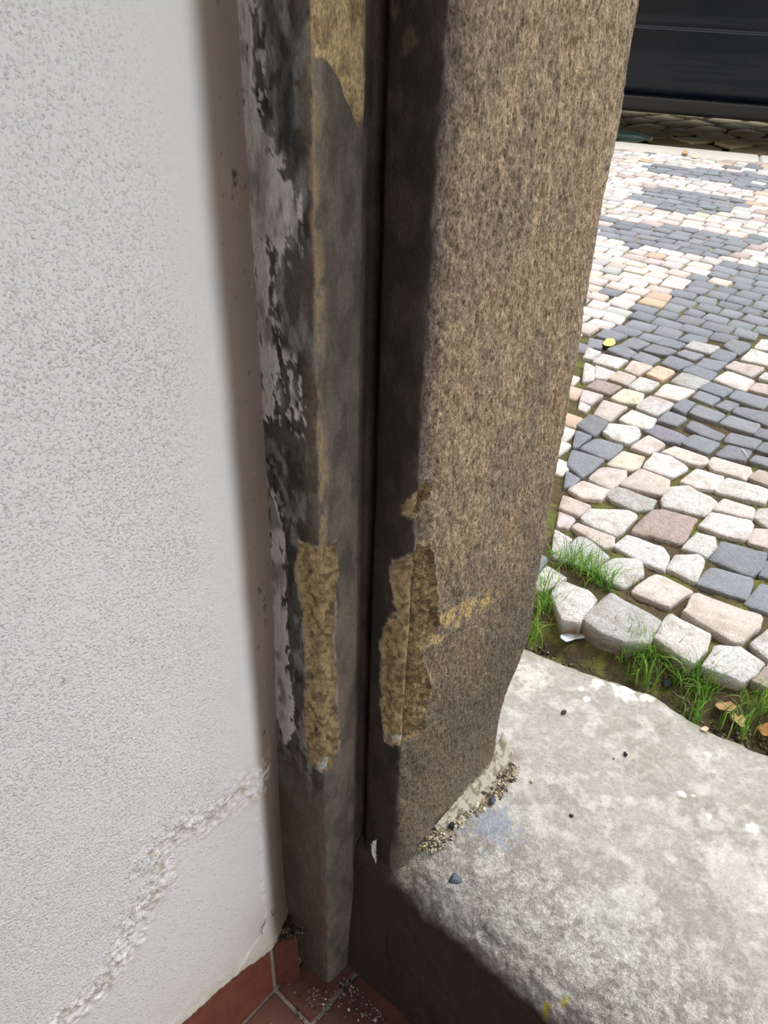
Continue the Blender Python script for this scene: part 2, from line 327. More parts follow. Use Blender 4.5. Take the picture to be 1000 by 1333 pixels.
# ================================================================ THE STONE JAMB
M_jamb = grain_mat('weathered_sandstone', (240, 240, 140), 1.5, 1.0, 0.0036, rough=0.92, scale2=(520, 520, 330), k2=1.0, spec=0.2)
M_raw = grain_mat('raw_ochre_sandstone', (300, 300, 300), 1.6, 1.0, 0.0070, rough=0.95, scale2=(700, 700, 700), k2=1.0, spec=0.15)
def make_jamb():
    root = tag(empty('door_jamb', (-0.50, 0.70, 0.0)), 'weathered sandstone door jamb with dark flaking paint and chipped edges, beside the white wall', 'door jamb', kind='thing')
    ctrl = [(-0.64, YA), (XB, YA), (XB, 0.566), (-0.5185, 0.572), (-0.5185, 0.588), (-0.506, 0.590), (-0.502, YC), (XD, YC), (XD, YO), (-0.64, YO)]
    rad = [0, 0.006, 0.004, 0.004, 0.005, 0.004, 0.006, 0.016, 0.030, 0]
    pts = []
    for i, p in enumerate(ctrl):
        p = np.array(p)
        if rad[i] == 0: pts.append(p); continue
        a = np.array(ctrl[i - 1]) - p; c = np.array(ctrl[i + 1]) - p
        ra = min(rad[i], np.linalg.norm(a) * 0.45); rc = min(rad[i], np.linalg.norm(c) * 0.45)
        A = p + a / np.linalg.norm(a) * ra; Cc = p + c / np.linalg.norm(c) * rc
        for t in np.linspace(0, 1, 7): pts.append((1 - t) ** 2 * A + 2 * t * (1 - t) * p + t * t * Cc)
    pts = np.array(pts); s = np.concatenate([[0], np.cumsum(np.hypot(*np.diff(pts, axis=0).T))])
    fine = np.arange(0, s[-1], 0.0017)
    send = s[np.argmin(np.hypot(pts[:, 0] + 0.47, pts[:, 1] - YO))]
    S_ = np.concatenate([fine[fine < send], np.linspace(send, s[-1], 12)])
    X = np.interp(S_, s, pts[:, 0]); Y = np.interp(S_, s, pts[:, 1])
    near = lambda x, y: S_[np.argmin(np.hypot(X - x, Y - y))]
    sAB, sG, sCD, sO = near(XB, YA), near(-0.5185, 0.580), near(XD, YC), near(XD, YO)
    sa = lambda px, py: (lambda q: (sAB - (XB - q[0]), q[2]))(ony(px, py, YA))
    sb = lambda px, py: (lambda q: (sAB + (q[1] - YA), q[2]))(onx(px, py, XB))
    sc_ = lambda px, py: (lambda q: (sCD - (XD - q[0]), q[2]))(ony(px, py, YC))
    sd = lambda px, py: (lambda q: (sCD + (q[1] - YC), q[2]))(onx(px, py, XD))
    zs = np.concatenate([np.arange(0.0, 1.60, 0.0022), np.linspace(1.63, 2.45, 12)])
    nr, nc = len(zs), len(S_)
    P = np.zeros((nr, nc, 3)); P[..., 0] = X; P[..., 1] = Y; P[..., 2] = zs[:, None]
    s2 = np.broadcast_to(S_, (nr, nc)); z = P[..., 2].copy()
    # the foot: slightly flared, its outer corner worn back
    onD = ss(sCD - 0.02, sCD + 0.03, s2)
    P[..., 0] += 0.014 * onD * ss(0.52, 0.37, z) * ss(-0.60, -0.46, P[..., 0])
    wear = ss(0.66, 0.36, z) ** 1.6
    P[..., 1] -= 0.062 * wear * ss(0.72, 0.918, P[..., 1])
    P[..., 0] -= 0.030 * wear * ss(0.80, 0.918, P[..., 1]) * ss(-0.6, -0.44, P[..., 0])
    N_ = -gnormals(P)
    if N_[nr // 2, np.argmin(abs(S_ - (sCD + 0.1))), 0] < 0: N_ = -N_
    f = lambda a, b, o, sd_: fbm(s2 * a, z * b, o, sd_)
    sw = s2 + 0.007 * (f(90, 70, 3, 101) - 0.5); zw = z + 0.010 * (f(80, 80, 3, 102) - 0.5)
    # --- broken patches, outlines on the two faces either side of each edge
    K = 2.9412
    cr = lambda fn, ox, oy, P_: [fn(ox + x / K, oy + y / K) for x, y in P_]
    pL = cr(sa, 280, 680, [(365, 930), (345, 850), (338, 700), (350, 600), (345, 480), (330, 270), (312, 200), (322, 60)]) + \
         cr(sb, 280, 680, [(455, 72), (470, 180), (456, 300), (450, 450), (466, 580), (460, 680), (475, 790), (468, 880), (442, 948)])
    pR = cr(sc_, 280, 680, [(655, 840), (640, 760), (640, 620), (640, 470), (655, 390), (700, 345), (690, 300), (678, 230), (690, 150)]) + \
         cr(sd, 280, 680, [(790, 95), (835, 130), (842, 200), (850, 330), (860, 400), (790, 500), (800, 560), (825, 640), (800, 750), (798, 800), (745, 850)])
    pS = cr(sc_, 280, 380, [(765, 880), (735, 868), (716, 848)]) + cr(sc_, 280, 380, [(756, 785)]) + cr(sd, 280, 380, [(820, 730), (832, 770), (800, 850)])
    ds = [dpoly(sw, zw, p) for p in (pL, pR, pS)]
    spall = np.maximum.reduce(ds)
    # --- relief
    gD = ss(sCD - 0.004, sCD + 0.016, s2)                        # rough tooled face
    paint = 1 - gD
    d = gD * (0.0060 * (f(14, 9, 4, 1) - 0.5) + 0.0034 * (f(110, 60, 3, 2) - 0.5) + 0.0016 * (f(330, 200, 2, 3) - 0.5) - 0.0010 * ss(0.50, 0.72, f(230, 120, 3, 341)))
    d = d + paint * (0.0028 * (f(22, 9, 3, 4) - 0.5) + 0.0010 * (f(120, 90, 3, 5) - 0.5))
    nearCD = np.exp(-((s2 - sCD - 0.006) / 0.018) ** 2); nearAB = np.exp(-((s2 - sAB) / 0.008) ** 2); nearO = np.exp(-((s2 - sO) / 0.03) ** 2)
    d = d - nearCD * ((0.010 * f(10, 22, 4, 6) + 0.010 * (f(70, 50, 3, 323) - 0.3)) * ss(0.45, 0.6, z)) - nearAB * 0.006 * f(10, 30, 4, 7) - nearO * 0.012 * f(6, 14, 3, 8)
    depth = ss(0.0, 0.004, spall)
    d = d - depth * (0.0045 + 0.007 * np.maximum(nearAB, np.exp(-((s2 - sCD) / 0.012) ** 2)) + 0.008 * (f(40, 40, 3, 9) - 0.45) + 0.009 * (f(190, 190, 3, 10) - 0.5))
    rim = np.exp(-((spall + 0.0012) / 0.0016) ** 2)
    # peeling paint chips on the narrow face: thin raised plates
    wa = lambda pts: [sa(*p) for p in pts]
    whites = [wa([(300, -20), (326, -20), (330, 60), (338, 150), (350, 190), (362, 222), (378, 238), (393, 268), (389, 312), (376, 300), (368, 332), (350, 300), (352, 420), (364, 480), (360, 538), (340, 550), (320, 300)]),
              wa([(345, 600), (352, 640), (365, 648), (371, 700), (374, 800), (381, 900), (385, 955), (370, 968), (352, 900)]),
              wa([(379, 478), (384, 500), (396, 538), (388, 549), (377, 540), (380, 510)])]
    dw = np.maximum.reduce([dpoly(s2 + 0.010 * (f(130, 60, 4, 201) - 0.5), z + 0.02 * (f(90, 60, 3, 202) - 0.5), p) for p in whites])
    hole = ss(0.60, 0.64, f(150, 90, 4, 203))
    wm = ss(-0.0006, 0.0008, dw) * (1 - hole * (1 - ss(0.006, 0.012, dw)))
    wm = np.maximum(wm, 0.9 * ss(0.95, 1.05, z) * ss(0.60, 0.64, f(190, 110, 3, 330)) * ss(-0.022, -0.004, dw)) * (s2 < sAB - 0.012)
    d = d + wm * 0.0008
    # flaking grey paint on the rebate, top part gone
    tanB = [sb(*p) for p in [(405, -30), (480, -30), (476, 150), (463, 166), (452, 140), (440, 108), (424, 82), (411, 72), (405, 40)]] 
    dt = dpoly(s2 + 0.006 * (f(100, 60, 3, 204) - 0.5), z + 0.010 * (f(100, 60, 3, 205) - 0.5), tanB + [(sAB - 0.006, tanB[-1][1]), (sAB - 0.006, 1.9), (sAB, 1.9)])
    tm = ss(-0.0005, 0.001, dt)
    d = d - tm * 0.0012
    P = P + N_ * d[..., None]
    # --- colours of the stone, paint and stains
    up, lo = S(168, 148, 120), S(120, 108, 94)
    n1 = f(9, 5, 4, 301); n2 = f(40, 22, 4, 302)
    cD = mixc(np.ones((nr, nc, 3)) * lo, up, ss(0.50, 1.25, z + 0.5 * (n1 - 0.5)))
    cD = mixc(cD, S(166, 132, 98), 0.4 * ss(0.55, 0.75, n2))
    cD = mixc(cD, S(128, 118, 108), 0.35 * ss(0.5, 0.75, f(46, 22, 4, 303)))
    cD = mixc(cD, S(206, 184, 150), 0.45 * ss(0.56, 0.70, f(190, 95, 3, 340)) * ss(0.4, 0.9, z))
    cD = mixc(cD, S(84, 72, 60), 0.32 * ss(0.50, 0.72, f(230, 120, 3, 341)))
    cD = mixc(cD, S(112, 104, 98), 0.4 * ss(0.45, 0.7, f(18, 7, 4, 342)))
    cD = mixc(cD, S(112, 102, 90), 0.35 * ss(sCD + 0.20, sCD + 0.32, s2 + 0.05 * (n1 - 0.5)) * ss(1.2, 0.8, z))
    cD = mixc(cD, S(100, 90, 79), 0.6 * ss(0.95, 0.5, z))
    crust = ss(0.026 + 0.040 * (f(12, 26, 3, 304) - 0.35), 0.0, s2 - sCD) * ss(0.62, 0.85, z)
    cD = mixc(cD, S(104, 93, 88), 0.9 * np.clip(crust, 0, 1))
    streak = dpoly(sw, zw, [sd(*p) for p in [(556, 812), (590, 790), (625, 772), (650, 768), (640, 785), (600, 815), (560, 850)]])
    cD = mixc(cD, S(206, 178, 122), 0.7 * ss(-0.004, 0.006, streak) * ss(0.42, 0.6, f(90, 60, 3, 324) + 0.02))
    cA = mixc(np.ones((nr, nc, 3)) * S(84, 82, 78), S(128, 126, 122), ss(0.45, 0.70, f(70, 30, 4, 305)))
    cA = mixc(cA, S(52, 50, 48), 0.8 * ss(0.52, 0.66, f(90, 45, 4, 306)))
    cA = mixc(cA, S(96, 82, 70), 0.75 * ss(sAB - 0.024, sAB - 0.010, s2 + 0.012 * (f(40, 14, 3, 320) - 0.5)) * ss(0.7, 0.95, z) * ss(0.3, 0.5, f(50, 20, 3, 321)))
    cA = mixc(cA, S(104, 90, 78), 0.85 * ss(0.62, 0.45, z + 0.12 * (n2 - 0.5)))
    cA = mixc(cA, S(206, 200, 193), wm * (0.95 - 0.6 * ss(0.5, 0.75, f(60, 30, 3, 307))))
    cB = mixc(np.ones((nr, nc, 3)) * S(108, 102, 93), S(90, 85, 77), ss(0.4, 0.65, f(60, 25, 4, 308)))
    cB = mixc(cB, S(134, 126, 112), 0.5 * ss(0.5, 0.7, f(30, 14, 3, 309)))
    cB = mixc(cB, mixc(np.ones((nr, nc, 3)) * S(192, 168, 126), S(152, 130, 98), ss(0.45, 0.7, f(110, 60, 4, 310))), tm)
    ab_tan = ss(0.012, 0.002, np.abs(s2 - sAB - 0.002) + 0.016 * (f(60, 18, 3, 311) - 0.35)) * ss(0.35, 0.55, f(160, 60, 3, 322)) * ss(0.72, 0.85, z)
    cC = mixc(np.ones((nr, nc, 3)) * S(66, 58, 52), S(50, 46, 42), ss(0.4, 0.65, f(50, 22, 4, 312)))
    cC = mixc(cC, S(112, 98, 76), 0.4 * ss(0.60, 0.68, f(60, 40, 4, 313)) * ss(1.38, 1.43, z))
    c = mixc(cA, cB, ss(sAB - 0.004, sAB + 0.003, s2 + 0.003 * (n2 - 0.5)))
    c = mixc(c, S(164, 140, 108), 0.75 * ab_tan)
    c = mixc(c, cC, ss(sG - 0.012, sG, s2))
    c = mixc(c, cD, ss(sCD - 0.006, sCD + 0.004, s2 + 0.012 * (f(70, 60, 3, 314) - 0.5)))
    raw = mixc(np.ones((nr, nc, 3)) * S(182, 158, 118), S(112, 94, 70), 0.85 * ss(0.35, 0.75, f(150, 150, 4, 315)))
    raw = mixc(raw, S(122, 108, 84), 0.8 * ss(0.66, 0.50, z) * (s2 < sG))
    lip_ = rim * ss(0.45, 0.62, f(60, 60, 2, 316))
    c = mixc(c, raw, ss(-0.0005, 0.0015, spall)); c = mixc(c, S(190, 176, 146), 0.6 * lip_)
    for q in (sb(421, 1000), sa(414, 999), sd(526, 968), sc_(514, 966)):        # pale crescents under the breaks
        c = mixc(c, S(196, 194, 190), 0.9 * ss(1.25, 0.8, np.hypot((sw - q[0]) / 0.0085, (zw - q[1]) / 0.006)))
    # mortar smeared round the foot
    mort = ss(0.024, 0.004, z - ZT - 0.02 * (f(16, 10, 3, 317) - 0.3)) * ss(sCD + 0.11, sCD + 0.22, s2)
    c = mixc(c, S(176, 170, 156), 0.7 * mort)
    c = mixc(c, S(120, 112, 100), 0.6 * ss(0.42, 0.38, z) * (s2 > sCD - 0.01) * (1 - mort))
    g = np.clip(0.30 + 0.02 * f(4, 4, 1, 1) + 0.70 * ss(sCD - 0.004, sCD + 0.006, s2) + 0.4 * tm, 0, 1)
    g = g * (1 - 0.5 * wm) * (1 - 0.35 * ss(0.55, 0.4, z) * gD)
    # --- one mesh per part, cut along the break lines
    ctr = lambda a: 0.25 * (a[:-1, :-1] + a[1:, :-1] + a[:-1, 1:] + a[1:, 1:])
    keep = ~((ctr(z) < np.where(ctr(s2) < sCD + 0.06, ZT - 0.075, ZT - 0.022)) & (ctr(s2) > sG + 0.012))
    part = np.zeros((nr - 1, nc - 1), int)
    for i, dd in enumerate(ds): part[ctr(dd) > 0] = i + 1
    labs = [None, 'crumbling ochre break on the edge beside the narrow painted face', 'crumbling ochre break on the thick outer edge', 'small ochre chip above the larger break']
    for i in range(4):
        F = gridfaces(nr, nc, keep & (part == i))
        F2, (V2, c2, g2) = compact(F, P, c, g.reshape(-1))
        o = obj('shaft' if i == 0 else 'broken_patch', V2, F2[:, ::-1], M_jamb if i == 0 else M_raw, root, colr=c2, grain=g2)
        if labs[i]: o['label'] = labs[i]
    # mortar fillet between the jamb foot and the threshold
    nu, nv = 150, 26
    u = np.linspace(0, 1, nu)[:, None] * np.ones((1, nv)); v = np.linspace(0, 1, nv)[None] * np.ones((nu, 1))
    yy = 0.655 + 0.215 * u; wdt = 0.012 + 0.024 * ss(0.0, 0.5, u) * (0.6 + 0.8 * fbm(u * 9, u * 0, 3, 77)) * (1 - 0.3 * u)
    xx = -0.437 + 0.012 - 0.022 * u ** 2.5 + v * wdt
    hh = (1 - v) ** 1.3 * (0.010 + 0.030 * u * fbm(u * 12, v * 0, 3, 78)) + 0.004 * (fbm(u * 60, v * 14, 3, 79) - 0.5) * (1 - v)
    zz = zthr(xx, yy) - 0.001 + hh - 0.006 * ss(0.85, 1, v)
    cm = mixc(np.ones((nu, nv, 3)) * S(168, 163, 150), S(124, 114, 98), ss(0.45, 0.65, fbm(u * 30, v * 6, 3, 80)))
    o = obj('mortar_fillet', np.stack([xx, yy, zz], -1), gridfaces(nu, nv)[:, ::-1], M_mortar, root, colr=cm, grain=0.8)
    o['label'] = 'pale mortar smeared along the foot of the jamb'
M_mortar = grain_mat('lime_mortar', (260, 260, 260), 0.5, 0.6, 0.002, scale2=(700, 700, 700), k2=0.4)

# ================================================================ THRESHOLD STONE
def zthr(x, y):
    return ZT - 0.020 * ss(0.62, 1.18, y) - 0.004 * np.exp(-((x - 0.0) / 0.3) ** 2)
def ythr(x):
    return np.interp(x, [-0.85, -0.53, -0.42, -0.312, -0.2, -0.099, 0.0, 0.5, 1.5], [1.08, 1.116, 1.145, 1.173, 1.165, 1.181, 1.21, 1.24, 1.26]) + 0.010 * (fbm(x * 14, x * 0, 3, 90) - 0.5)
def make_threshold():
    xs = np.concatenate([np.linspace(-0.85, -0.53, 60), np.arange(-0.524, 0.36, 0.0021), np.linspace(0.38, 1.45, 40)])
    nc = len(xs); rows = []
    ye = ythr(xs); r = 0.080
    yf = 0.570
    for t in np.linspace(0, 1, 110): 
        z = t * (ZT - r); rows.append((np.full(nc, yf - 0.018 * (1 - t)), np.full(nc, z)))
    for a in np.linspace(0, math.pi / 2, 56)[1:]:
        y = yf + r * 1.25 * (1 - math.cos(a)); rows.append((np.full(nc, y), zthr(xs, np.full(nc, y)) - r * (1 - math.sin(a))))
    y1 = yf + r * 1.25
    for t in np.linspace(0, 1, 250)[1:]:
        y = y1 + (ye - 0.02 - y1) * t; rows.append((y, zthr(xs, y)))
    for a in np.linspace(0, math.pi / 2, 9)[1:]:
        y = ye - 0.02 + 0.02 * math.sin(a); rows.append((y, zthr(xs, ye) - 0.02 * (1 - math.cos(a))))
    rows.append((ye + 0.003, np.full(nc, 0.30))); rows.append((ye + 0.003, np.full(nc, 0.15)))
    nr = len(rows)
    P = np.zeros((nr, nc, 3)); P[..., 0] = xs
    for i, (y, z) in enumerate(rows): P[i, :, 1] = y; P[i, :, 2] = z
    x, y, z = P[..., 0], P[..., 1], P[..., 2]
    N_ = gnormals(P)
    if N_[250, 300, 2] < 0: N_ = -N_
    L_ = y + z * 0.9                                                     # unrolled coordinate across the step
    f = lambda a, o, sd_: fbm(x * a, L_ * a, o, sd_)
    nose = ss(0.80, 0.66, y) * ss(0.25, 0.34, z)
    top = ss(ZT - 0.03, ZT - 0.012, z)
    d = 0.010 * (f(7, 4, 1) - 0.5) * (0.5 + 0.5 * nose) + (0.0016 + 0.0042 * nose) * (f(60, 4, 2) - 0.5) + (0.0007 + 0.0022 * nose) * (f(210, 3, 3) - 0.5)
    d = d + (1 - top) * 0.014 * (f(18, 5, 4) - 0.5)
    d = d * ss(0.60, 0.66, np.where(x < -0.43, np.where(y > 0.93, 1, 0.6 + 0 * y), 1))
    P = P + N_ * d[..., None]
    c = mixc(np.ones((nr, nc, 3)) * S(164, 161, 155), S(153, 149, 142), ss(0.35, 0.75, f(16, 4, 21)))
    c = mixc(c, S(214, 212, 206), 0.45 * ss(0.5, 0.75, f(40, 4, 22)))
    c = mixc(c, S(212, 209, 200), 0.6 * ss(0.48, 0.66, f(120, 3, 23)) * (0.35 + 0.65 * nose))
    c = mixc(c, S(128, 120, 110), 0.35 * ss(0.52, 0.75, f(190, 3, 24)))
    c = mixc(c, S(168, 140, 132), 0.2 * ss(0.56, 0.7, f(14, 3, 25)) * nose)
    Z0 = lambda px, py: onz(px, py, 0.372)
    for px, py, rx, colr_, k in ((640, 1075, 0.040, S(150, 156, 168), 0.75), (720, 1291, 0.005, S(196, 188, 60), 0.9), (740, 1290, 0.004, S(190, 180, 70), 0.7),
                                 (892, 1028, 0.0065, S(236, 234, 228), 0.9), (905, 1030, 0.004, S(228, 220, 196), 0.9), (925, 1057, 0.007, S(226, 222, 206), 0.8), (983, 1072, 0.008, S(232, 230, 224), 0.8),
                                 (560, 975, 0.01, S(230, 228, 220), 0.0), (765, 905, 0.006, S(240, 238, 232), 0.85), (758, 891, 0.005, S(238, 236, 230), 0.8), (778, 885, 0.012, S(236, 234, 228), 0.7),
                                 (815, 893, 0.018, S(236, 234, 228), 0.8), (845, 900, 0.012, S(234, 232, 226), 0.7), (690, 875, 0.03, S(224, 220, 208), 0.5), (925, 975, 0.005, S(240, 236, 226), 0.8),
                                 (620, 1010, 0.02, S(214, 206, 180), 0.6), (800, 1195, 0.05, S(222, 222, 219), 0.25), (960, 1130, 0.05, S(220, 218, 214), 0.25)):
        q = Z0(px, py); e = np.hypot(x - q[0], y - q[1]) / rx
        c = mixc(c, colr_, k * ss(1.25, 0.75, e + 2.2 * (f(110, 4, 40) - 0.5)) * (z > 0.2))
    # grime along the jamb foot and street edge; dirt plus painted shade on the front
    c = mixc(c, S(128, 116, 98), 0.65 * ss(0.05, 0.0, np.hypot(np.maximum(x + 0.425, 0), np.maximum(y - 0.86, 0) * 3) + 0.05 * (f(40, 3, 41) - 0.5)) * (y > 0.57))
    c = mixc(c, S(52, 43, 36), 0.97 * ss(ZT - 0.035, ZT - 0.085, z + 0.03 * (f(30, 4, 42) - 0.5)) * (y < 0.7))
    c = mixc(c, S(66, 57, 49), 0.9 * ss(-0.43, -0.455, x + 0.02 * (f(40, 3, 45) - 0.5)) * (y < 0.66))  # shade painted dark on the end beside the groove
    c = mixc(c, S(110, 116, 78), 0.6 * ss(0.03, 0.0, ye - y + 0.03 * (f(40, 3, 43) - 0.5)))
    g = np.clip(0.45 + 0.55 * nose - 0.15 * ss(0.8, 1.1, y), 0, 1)
    ctr = lambda a: 0.25 * (a[:-1, :-1] + a[1:, :-1] + a[:-1, 1:] + a[1:, 1:])
    keep = ~((ctr(x) < -0.516) & (ctr(y) < 0.912))
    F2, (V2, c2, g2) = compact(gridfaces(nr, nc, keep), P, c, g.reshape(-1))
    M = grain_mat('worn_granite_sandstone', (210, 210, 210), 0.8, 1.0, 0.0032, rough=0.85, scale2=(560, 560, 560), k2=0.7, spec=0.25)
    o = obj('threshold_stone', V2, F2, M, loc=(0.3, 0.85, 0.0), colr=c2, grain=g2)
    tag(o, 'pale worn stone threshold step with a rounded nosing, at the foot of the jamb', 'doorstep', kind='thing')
make_jamb()
make_threshold()

# ================================================================ STREET
M_bed = grain_mat('mossy_joint_earth', (160, 160, 160), 0.9, 0.8, 0.004, scale2=(420, 420, 420), k2=0.5)
M_cob = grain_mat('split_cobble_stone', (80, 80, 80), 0.40, 0.9, 0.004, rough=0.8, scale2=(300, 300, 300), k2=0.45, use_grain=True)
M_kerb = grain_mat('kerb_granite', (260, 260, 260), 0.35, 0.4, 0.001, use_grain=False, color=tuple(S(196, 192, 184)))
PAVE = tag(empty('cobblestone_paving', (-1.2, 3.0, ZS)), 'pavement of small pink white and slate cobblestones with mossy joints, outside the doorway', 'paving', kind='structure')
CRP = {'A': (700, 580, 3.3333), 'B': (730, 420, 3.7037), 'D': (700, 740, 3.3333)}
COLS = {'W': (204, 202, 199), 'p': (202, 193, 189), 'P': (194, 182, 178), 'R': (176, 160, 157), 'G': (184, 184, 183), 'S': (130, 133, 140), 'Y': (206, 202, 186), 'O': (196, 172, 154)}
KIND = {'W': 'white cobblestone', 'p': 'pale pinkish cobblestone', 'P': 'pink cobblestone', 'R': 'dull red cobblestone', 'G': 'light grey cobblestone', 'S': 'slate grey cobblestone', 'Y': 'cream cobblestone', 'O': 'orange pink cobblestone'}
COB=[
('D','W',[(62,110),(105,52),(215,95),(255,135),(190,225),(110,215)]),
('D','G',[(200,225),(325,108),(540,225),(490,310),(400,320),(300,285)]),
('D','W',[(505,300),(575,200),(755,285),(735,345),(680,405)]),
('D','W',[(720,420),(775,335),(880,340),(990,410),(940,465),(890,490)]),
('D','R',[(935,480),(1000,420),(1075,450),(1050,540)]),
('D','P',[(640,185),(690,108),(970,205),(965,245),(890,310),(840,305)]),
('D','p',[(408,95),(510,22),(670,95),(570,165)]),
('D','W',[(918,325),(1000,260),(1080,300),(1060,400),(1000,390)]),
('D','S',[(900,155),(965,65),(1060,90),(1060,210),(1000,190)]),
('A','W',[(40,520),(130,575),(30,630),(-30,600)]),
('A','G',[(68,480),(175,395),(215,400),(310,480),(225,530),(130,500)]),
('A','W',[(245,545),(330,490),(450,500),(460,560),(380,612),(310,585)]),
('A','W',[(340,435),(400,388),(540,440),(570,480),(545,540),(430,490)]),
('A','W',[(565,535),(600,478),(700,472),(725,495),(690,585)]),
('A','W',[(630,440),(690,378),(770,395),(780,440),(735,478)]),
('A','S',[(755,490),(810,420),(990,470),(985,510),(930,560)]),
('A','S',[(695,595),(755,525),(935,580),(905,665),(880,660)]),
('A','S',[(960,560),(1000,500),(1060,520),(1060,590)]),
('A','R',[(412,375),(500,285),(540,278),(685,310),(625,418),(500,385)]),
('A','W',[(198,310),(225,275),(385,280),(425,310),(340,385),(215,335)]),
('A','P',[(155,355),(175,340),(330,395),(325,430),(285,435),(200,385)]),
('A','W',[(65,460),(75,365),(150,405),(100,450)]),
('A','p',[(85,350),(95,285),(165,320),(130,358)]),
('A','P',[(95,270),(115,215),(230,260),(180,303)]),
('A','p',[(135,190),(195,152),(315,195),(270,230),(200,225)]),
('A','G',[(303,215),(350,178),(510,235),(490,270),(420,280),(340,240)]),
('A','p',[(230,140),(280,92),(385,110),(380,140),(320,185)]),
('A','P',[(362,165),(450,102),(570,150),(565,185),(535,210)]),
('A','W',[(540,230),(575,180),(660,178),(775,245),(715,300),(620,275),(555,260)]),
('A','W',[(710,345),(755,290),(920,325),(935,350),(900,410),(810,385)]),
('A','p',[(765,275),(815,235),(940,270),(930,315),(860,300)]),
('A','W',[(940,310),(960,275),(1020,270),(1040,340),(1000,350)]),
('A','P',[(915,415),(945,360),(1040,365),(1060,430),(1000,445)]),
('A','W',[(775,195),(825,140),(1000,190),(980,250),(890,225)]),
('A','P',[(625,155),(690,100),(805,130),(770,190),(690,180)]),
('A','p',[(745,75),(770,52),(920,95),(925,115),(900,143),(770,105)]),
('A','p',[(545,25),(600,5),(735,50),(735,70),(690,83)]),
('A','W',[(465,90),(510,35),(570,45),(650,95),(580,130),(510,110)]),
('A','Y',[(305,80),(370,25),(465,50),(440,95),(400,105)]),
('A','S',[(135,85),(150,20),(290,60),(210,125),(185,130)]),
('A','S',[(115,180),(125,110),(185,145),(150,175)]),
('A','P',[(920,135),(960,105),(1060,140),(1040,185)]),
('B','S',[(80,490),(140,445),(230,480),(165,540)]),
('B','S',[(60,600),(75,520),(150,545),(90,595)]),
('B','S',[(100,605),(165,560),(300,590),(235,655)]),
('B','W',[(210,525),(240,490),(370,505),(385,540),(330,575),(260,560)]),
('B','p',[(340,595),(420,545),(500,590),(430,630)]),
('B','S',[(410,520),(460,490),(605,550),(570,580),(500,565)]),
('B','S',[(585,575),(640,540),(765,580),(710,630)]),
('B','S',[(610,505),(640,475),(790,540),(755,560),(680,540)]),
('B','S',[(750,635),(810,590),(920,620),(890,665)]),
('B','S',[(795,570),(820,530),(970,570),(930,605)]),
('B','S',[(770,485),(820,448),(960,490),(930,530)]),
('B','S',[(935,540),(965,508),(1040,525),(1030,570)]),
('B','S',[(945,610),(985,575),(1060,590),(1060,640)]),
('B','S',[(915,665),(940,640),(1060,665),(1060,705)]),
('B','S',[(835,430),(860,405),(1000,430),(1060,450),(1000,490)]),
('B','S',[(625,435),(665,395),(790,440),(750,475),(680,455)]),
('B','S',[(750,400),(795,372),(860,395),(810,425)]),
('B','S',[(540,405),(595,365),(650,385),(600,435)]),
('B','S',[(470,465),(520,425),(605,460),(560,495)]),
('B','W',[(290,470),(345,420),(460,465),(430,510),(360,500)]),
('B','P',[(165,440),(210,375),(320,405),(240,470)]),
('B','W',[(370,405),(430,355),(550,390),(465,440)]),
('B','Y',[(245,360),(310,318),(400,345),(385,390),(290,380)]),
('B','p',[(460,345),(510,290),(650,325),(570,375)]),
('B','R',[(125,310),(180,275),(290,305),(235,340)]),
('B','p',[(95,375),(110,320),(205,350),(140,390)]),
('B','W',[(85,415),(95,380),(145,405),(120,428)]),
('B','W',[(330,300),(385,265),(475,290),(435,325),(370,325)]),
('B','P',[(230,265),(280,232),(360,260),(320,298)]),
('B','G',[(535,280),(590,240),(715,280),(650,318)]),
('B','O',[(415,245),(470,205),(550,235),(490,278)]),
('B','P',[(310,225),(345,182),(440,210),(375,250)]),
('B','p',[(170,265),(170,205),(265,240),(215,270)]),
('B','W',[(105,280),(115,195),(165,215),(160,270)]),
('B','W',[(160,185),(200,148),(320,180),(270,215)]),
('B','W',[(110,165),(130,120),(195,140),(160,175)]),
('B','S',[(130,110),(140,75),(210,90),(195,120)]),
('B','S',[(225,130),(285,105),(370,145),(320,165)]),
('B','S',[(170,60),(220,30),(320,60),(260,85)]),
('B','S',[(345,165),(390,140),(480,175),(430,205)]),
('B','S',[(485,195),(530,160),(640,195),(570,222)]),
('B','S',[(560,150),(600,130),(690,155),(640,178)]),
('B','S',[(590,230),(640,205),(755,240),(715,275)]),
('B','S',[(670,315),(720,285),(830,320),(780,355)]),
('B','S',[(640,360),(670,330),(770,365),(730,395)]),
('B','S',[(655,205),(690,170),(800,195),(750,230)]),
('B','S',[(720,165),(760,125),(850,150),(800,190)]),
('B','S',[(790,110),(820,80),(920,105),(860,150)]),
('B','P',[(795,210),(840,188),(980,220),(920,255)]),
('B','p',[(745,275),(800,235),(935,275),(890,325)]),
('B','P',[(910,320),(945,285),(1060,310),(1060,360)]),
('B','S',[(820,360),(850,325),(1010,370),(970,410)]),
('B','W',[(875,175),(925,128),(1060,165),(1040,210)]),
('B','W',[(940,120),(970,82),(1060,95),(1060,140)]),
('B','W',[(960,265),(985,240),(1060,250),(1060,290)]),
('B','S',[(285,105),(350,70),(430,100),(370,125)]),
('B','S',[(400,130),(450,100),(560,135),(500,155)]),
('B','S',[(465,100),(510,72),(600,100),(560,122)]),
('B','G',[(605,115),(640,88),(765,115),(720,148)]),
]

